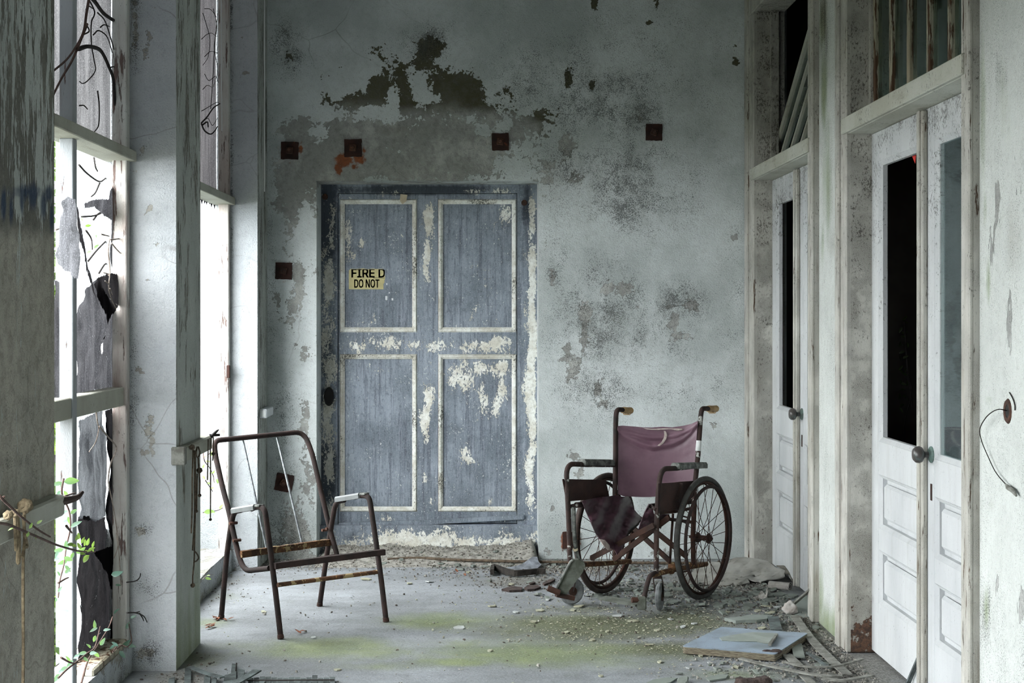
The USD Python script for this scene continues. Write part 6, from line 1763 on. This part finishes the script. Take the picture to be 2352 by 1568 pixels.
tl_ = ordinal_labels(tiles, 'grey-green floor shard')
for (a, b, w, h), lb in zip(tiles, tl_):
    slab(shard_poly(a, b, w, h), 0, .008, M['tile'], 'tile_shard', lb, 'tile shard', 'grey-green shards around the wheelchair and board', tilt=(rs.normal(0, .04), rs.normal(0, .03)))
chips = [(1055, 1440, 26, 7), (1240, 1400, 22, 5), (1330, 1390, 24, 5), (1420, 1412, 30, 5), (1455, 1424, 34, 5), (1360, 1468, 14, 5), (1568, 1437, 14, 6), (1316, 1399, 14, 4), (1225, 1426, 18, 5), (1185, 1404, 20, 4), (1300, 1450, 14, 4), (1492, 1478, 22, 4), (1540, 1420, 16, 4), (1395, 1448, 12, 4), (1510, 1445, 18, 4), (1595, 1430, 16, 4), (1750, 1441, 20, 6), (1762, 1390, 30, 5), (1785, 1392, 22, 6), (1770, 1405, 26, 6), (1515, 1518, 12, 5), (1580, 1532, 14, 4), (1380, 1550, 12, 4), (1125, 1492, 14, 4), (1060, 1262, 18, 8), (1092, 1272, 12, 7), (960, 1262, 24, 9), (1010, 1266, 26, 7), (1075, 1312, 10, 4), (840, 1328, 26, 4), (985, 1334, 22, 5), (940, 1338, 14, 4), (605, 1403, 14, 4), (720, 1462, 14, 3), (775, 1536, 18, 4), (1175, 1340, 14, 5), (1258, 1375, 14, 6), (1130, 1390, 20, 4), (1690, 1530, 18, 6), (1630, 1520, 14, 4), (1610, 1504, 12, 4), (1740, 1400, 20, 4), (1720, 1396, 16, 4), (1670, 1404, 14, 4)]
cl2 = ordinal_labels(chips, 'pale paint chip lying')
for k, (a, b, w, h) in enumerate(chips):
    slab(shard_poly(a, b, w, h, 7), 0, .005, M['chip'] if k % 3 else M['chip_white'], 'paint_chip', cl2[k], 'paint chip', 'pale paint chips on the floor', tilt=(rs.normal(0, .08), rs.normal(0, .06)))
for k, (a, b, n_) in enumerate(((482, 1438, 7), (500, 1420, 8), (690, 1452, 3), (1052, 1316, 3), (492, 1330, 4))):
    lab = ('brown dead leaves in a small heap beside the pillar foot', 'brown dead leaf litter round the foot of a chair leg', 'tiny rust-coloured dead leaf on the floor between the chair feet', 'single orange dead leaf on the dirt before the blue door', 'dark dead leaves in the corner by the kerb')[k]
    t = thing('dead_leaf_pile', lab, 'dead leaves', on_floor(a, b))
    for j in range(n_):
        c = on_floor(a + rs.normal(0, 9), b + rs.normal(0, 1.6), .006)
        obj('leaf', leaf(c, unit([rs.normal(), rs.normal(), .15]), np.array([0, 0, 1.0]), .03, .016, rs.uniform(-.4, .4)), M['dead_leaf'], t, smooth=True)

# slatted mat and loose dark slats at the front
mt = thing('slat_mat', 'broken mat of small dark slats wired in a row at the bottom edge', 'slat mat', on_floor(670, 1568))
for k in range(15):
    a = 570 + k * 13.4
    hgt = 1557 - 1.2 * math.sin(k * 1.9) - (4 if k in (2, 3, 11) else 0) - k * .1
    sx = rs.uniform(-2, 2)
    slab([(a, hgt), (a + 12, hgt - .6), (a + 12 - 3 + sx, 1600), (a - 3 + sx, 1600)], .004 + rs.uniform(0, .008), .008, M['lath_dark'], 'slat', None, None, parent=mt, tilt=(rs.normal(0, .05), 0))
obj('binding_wire', tube(np.array([on_floor(a, 1562 - .006 * (a - 570), .022) for a in (566, 640, 700, 768)]), .0025, 6), M['twig'], mt)
for pl, lb in (([(425, 1535), (439, 1534), (439, 1600), (421, 1600)], 'upright dark slat nearest the slim pillar foot'), ([(470, 1552), (484, 1551), (478, 1600), (462, 1600)], 'dark slat lying second in the loose row at the bottom edge'), ([(487, 1556), (498, 1553), (494, 1600), (480, 1600)], 'dark slat touching the thin crossing lath'), ([(516, 1550), (530, 1546), (526, 1600), (506, 1600)], 'wide dark slat in front of the standing splinter'), ([(533, 1522), (543, 1524), (541, 1600), (524, 1600)], 'long dark slat reaching farthest into the floor'), ([(548, 1536), (562, 1538), (556, 1600), (540, 1600)], 'dark slat right of the standing splinter, nearly hidden'), ([(388, 1556), (402, 1553), (398, 1600), (380, 1600)], 'dark slat pressed against the base of the white pillar')):
    slab(pl, .004, .009, M['lath_dark'], 'wood_batten', lb, 'slat', tilt=(rs.normal(0, .04), 0))
lath([(437, 1533), (470, 1546), (510, 1557)], .022, (.018, .022, .026), M['lath_dark'], 'thin dark lath crossing over the loose slats')
lath([(541, 1570), (566, 1556), (591, 1541)], .034, (.03, .034, .03), M['lath_dark'], 'short dark lath propped diagonally on the loose slats')
obj_s = obj('splinter', tube(np.array([on_floor(541, 1548, .0), on_floor(541, 1548, .0) + np.array([.004, .0, .045])]), .003, 5), M['twig'])
tag(obj_s, 'thin splinter standing upright among the loose dark slats', 'splinter')


def drift(P):
    """Height of the plaster banked in the blue doorway."""
    P = np.asarray(P, float)
    yy = (P[:, 1] - 7.98) / .52
    hx = (.05 + .05 * np.exp(-((P[:, 0] - .30) / .12) ** 2)) * np.clip((P[:, 0] + .97) / .05, 0, 1) * np.clip((.316 - P[:, 0]) / .03, 0, 1)
    prof = np.clip(yy * 1.3, 0, 1) ** 1.6
    Q = np.column_stack([P[:, :2], np.zeros(len(P))])
    return -.006 + hx * prof * (.55 + .9 * meshkit.fbm(Q * 9, 4, 60)) + .010 * (meshkit.fbm(Q * 45, 3, 61) - .5) * prof


# uncountable litter: flakes, crumbs, rubble
def flakes(name, label, cat_, n, dens, smin, smax, thick, mat, seed, z=0.0):
    g = np.random.default_rng(seed)
    base_n = 6
    Vs, Fs, cnt = [], [], 0
    while cnt < n:
        X = g.uniform(-1.39, 1.52, 4000)
        Y = g.uniform(5.35, 8.48, 4000)
        Y = np.where((Y > 8.29) & ((X < -.93) | (X > .28)), Y - .4, Y)
        px, py = VX + X / Y * F, VY + EYE / Y * F
        ok = (g.uniform(0, 1, 4000) < dens(px, py)) & ~((X < -1.2) & (Y > 5.66) & (Y < 6.22))
        H = np.maximum(drift(np.column_stack([X, Y])), 0)
        for x, y, hz in zip(X[ok], Y[ok], H[ok]):
            if cnt >= n:
                break
            s = smin + (smax - smin) * g.uniform() ** 3
            a = np.arange(base_n) * 2 * np.pi / base_n + g.uniform(-.35, .35, base_n)
            r = s * g.uniform(.5, 1.1, base_n) / 2
            as_ = g.uniform(.45, 1)
            ro = g.uniform(0, 6.28)
            ex, ey = r * np.cos(a), r * np.sin(a) * as_
            qx, qy = ex * math.cos(ro) - ey * math.sin(ro), ex * math.sin(ro) + ey * math.cos(ro)
            tl = g.normal(0, .14, 2)
            th = thick * s * g.uniform(.5, 1.4)
            z0 = th * .2 + np.abs(tl).sum() * s * .25
            zt = z0 + hz + qx * tl[0] + qy * tl[1]
            top = np.column_stack([x + qx * .8, y + qy * .8, zt + th])
            bot = np.column_stack([x + qx, y + qy, np.maximum(zt - th * .3, hz - .002)])
            o = cnt * 12
            Vs += [top, bot]
            f = [(0, k, k + 1) for k in range(1, 5)]
            for k in range(6):
                k2 = (k + 1) % 6
                f += [(6 + k, 6 + k2, k2), (6 + k, k2, k)]
            Fs.append(np.array(f) + o)
            cnt += 1
    m = trimesh.Trimesh(np.vstack(Vs), np.vstack(Fs), process=False)
    return tag(obj(name, m, mat), label, cat_, kind='stuff')


def D(blobs_, base=0.0):
    return lambda px, py: np.clip(base + sum(a * np.exp(-((px - cx) / rx) ** 2 - ((py - cy) / ry) ** 2) for cx, cy, rx, ry, a in blobs_), 0, 1)


flakes('dirt_crumbs', 'dark dirt and crumbs scattered over the concrete floor', 'dirt', 6000, D([(1250, 1300, 330, 20, .8), (1680, 1350, 220, 40, .8), (1850, 1420, 140, 60, .6), (620, 1292, 200, 16, .7), (500, 1330, 70, 50, .4), (1190, 1340, 140, 16, .6), (420, 1550, 90, 30, .6), (1500, 1420, 240, 40, .25)], .012), .003, .018, .2, M['crumb'], 51)
flakes('paint_flakes', 'tiny pale paint flakes sprinkled over the mossy floor', 'paint flakes', 5000, D([(1400, 1430, 220, 40, .8), (1560, 1450, 150, 50, .7), (1700, 1410, 150, 40, .7), (1000, 1275, 220, 12, .8), (1250, 1390, 160, 30, .35), (1740, 1500, 200, 50, .3), (1500, 1480, 200, 30, .4), (1300, 1460, 180, 40, .4)], .02), .003, .016, .12, M['chip'], 52)
flakes('plaster_rubble', 'grey plaster rubble and grit along the walls and doors', 'rubble', 12000, D([(1930, 1490, 110, 60, .9), (2010, 1550, 90, 30, .9), (1850, 1430, 90, 60, .5), (1000, 1266, 250, 14, 1.0), (1200, 1264, 60, 18, 1.0), (900, 1276, 160, 9, .9), (1620, 1360, 260, 28, .5), (640, 1292, 160, 12, .5), (1300, 1310, 260, 16, .35), (1760, 1530, 160, 30, .4)], .006), .003, .018, .3, M['rubble'], 53)
flakes('slate_litter', 'flat grey litter trodden into the dirt round the wheelchair', 'litter', 700, D([(1640, 1372, 200, 26, .9), (1450, 1350, 180, 16, .5), (1820, 1400, 100, 40, .5), (1750, 1540, 180, 24, .35), (1150, 1300, 220, 10, .3)], .0), .02, .07, .10, M['tile'], 54)
# drift of fallen plaster banked in the blue doorway
g_ = grid((-.965, 7.98, 0), (1.275, 0, 0), (0, .52, 0), 90, 36)
v = g_.vertices
v[:, 2] = drift(v)
g_.vertices = v
tag(obj('plaster_drift', g_, M['rubble'], smooth=True), 'low drift of fallen plaster banked against the step of the blue door', 'plaster drift', kind='stuff')
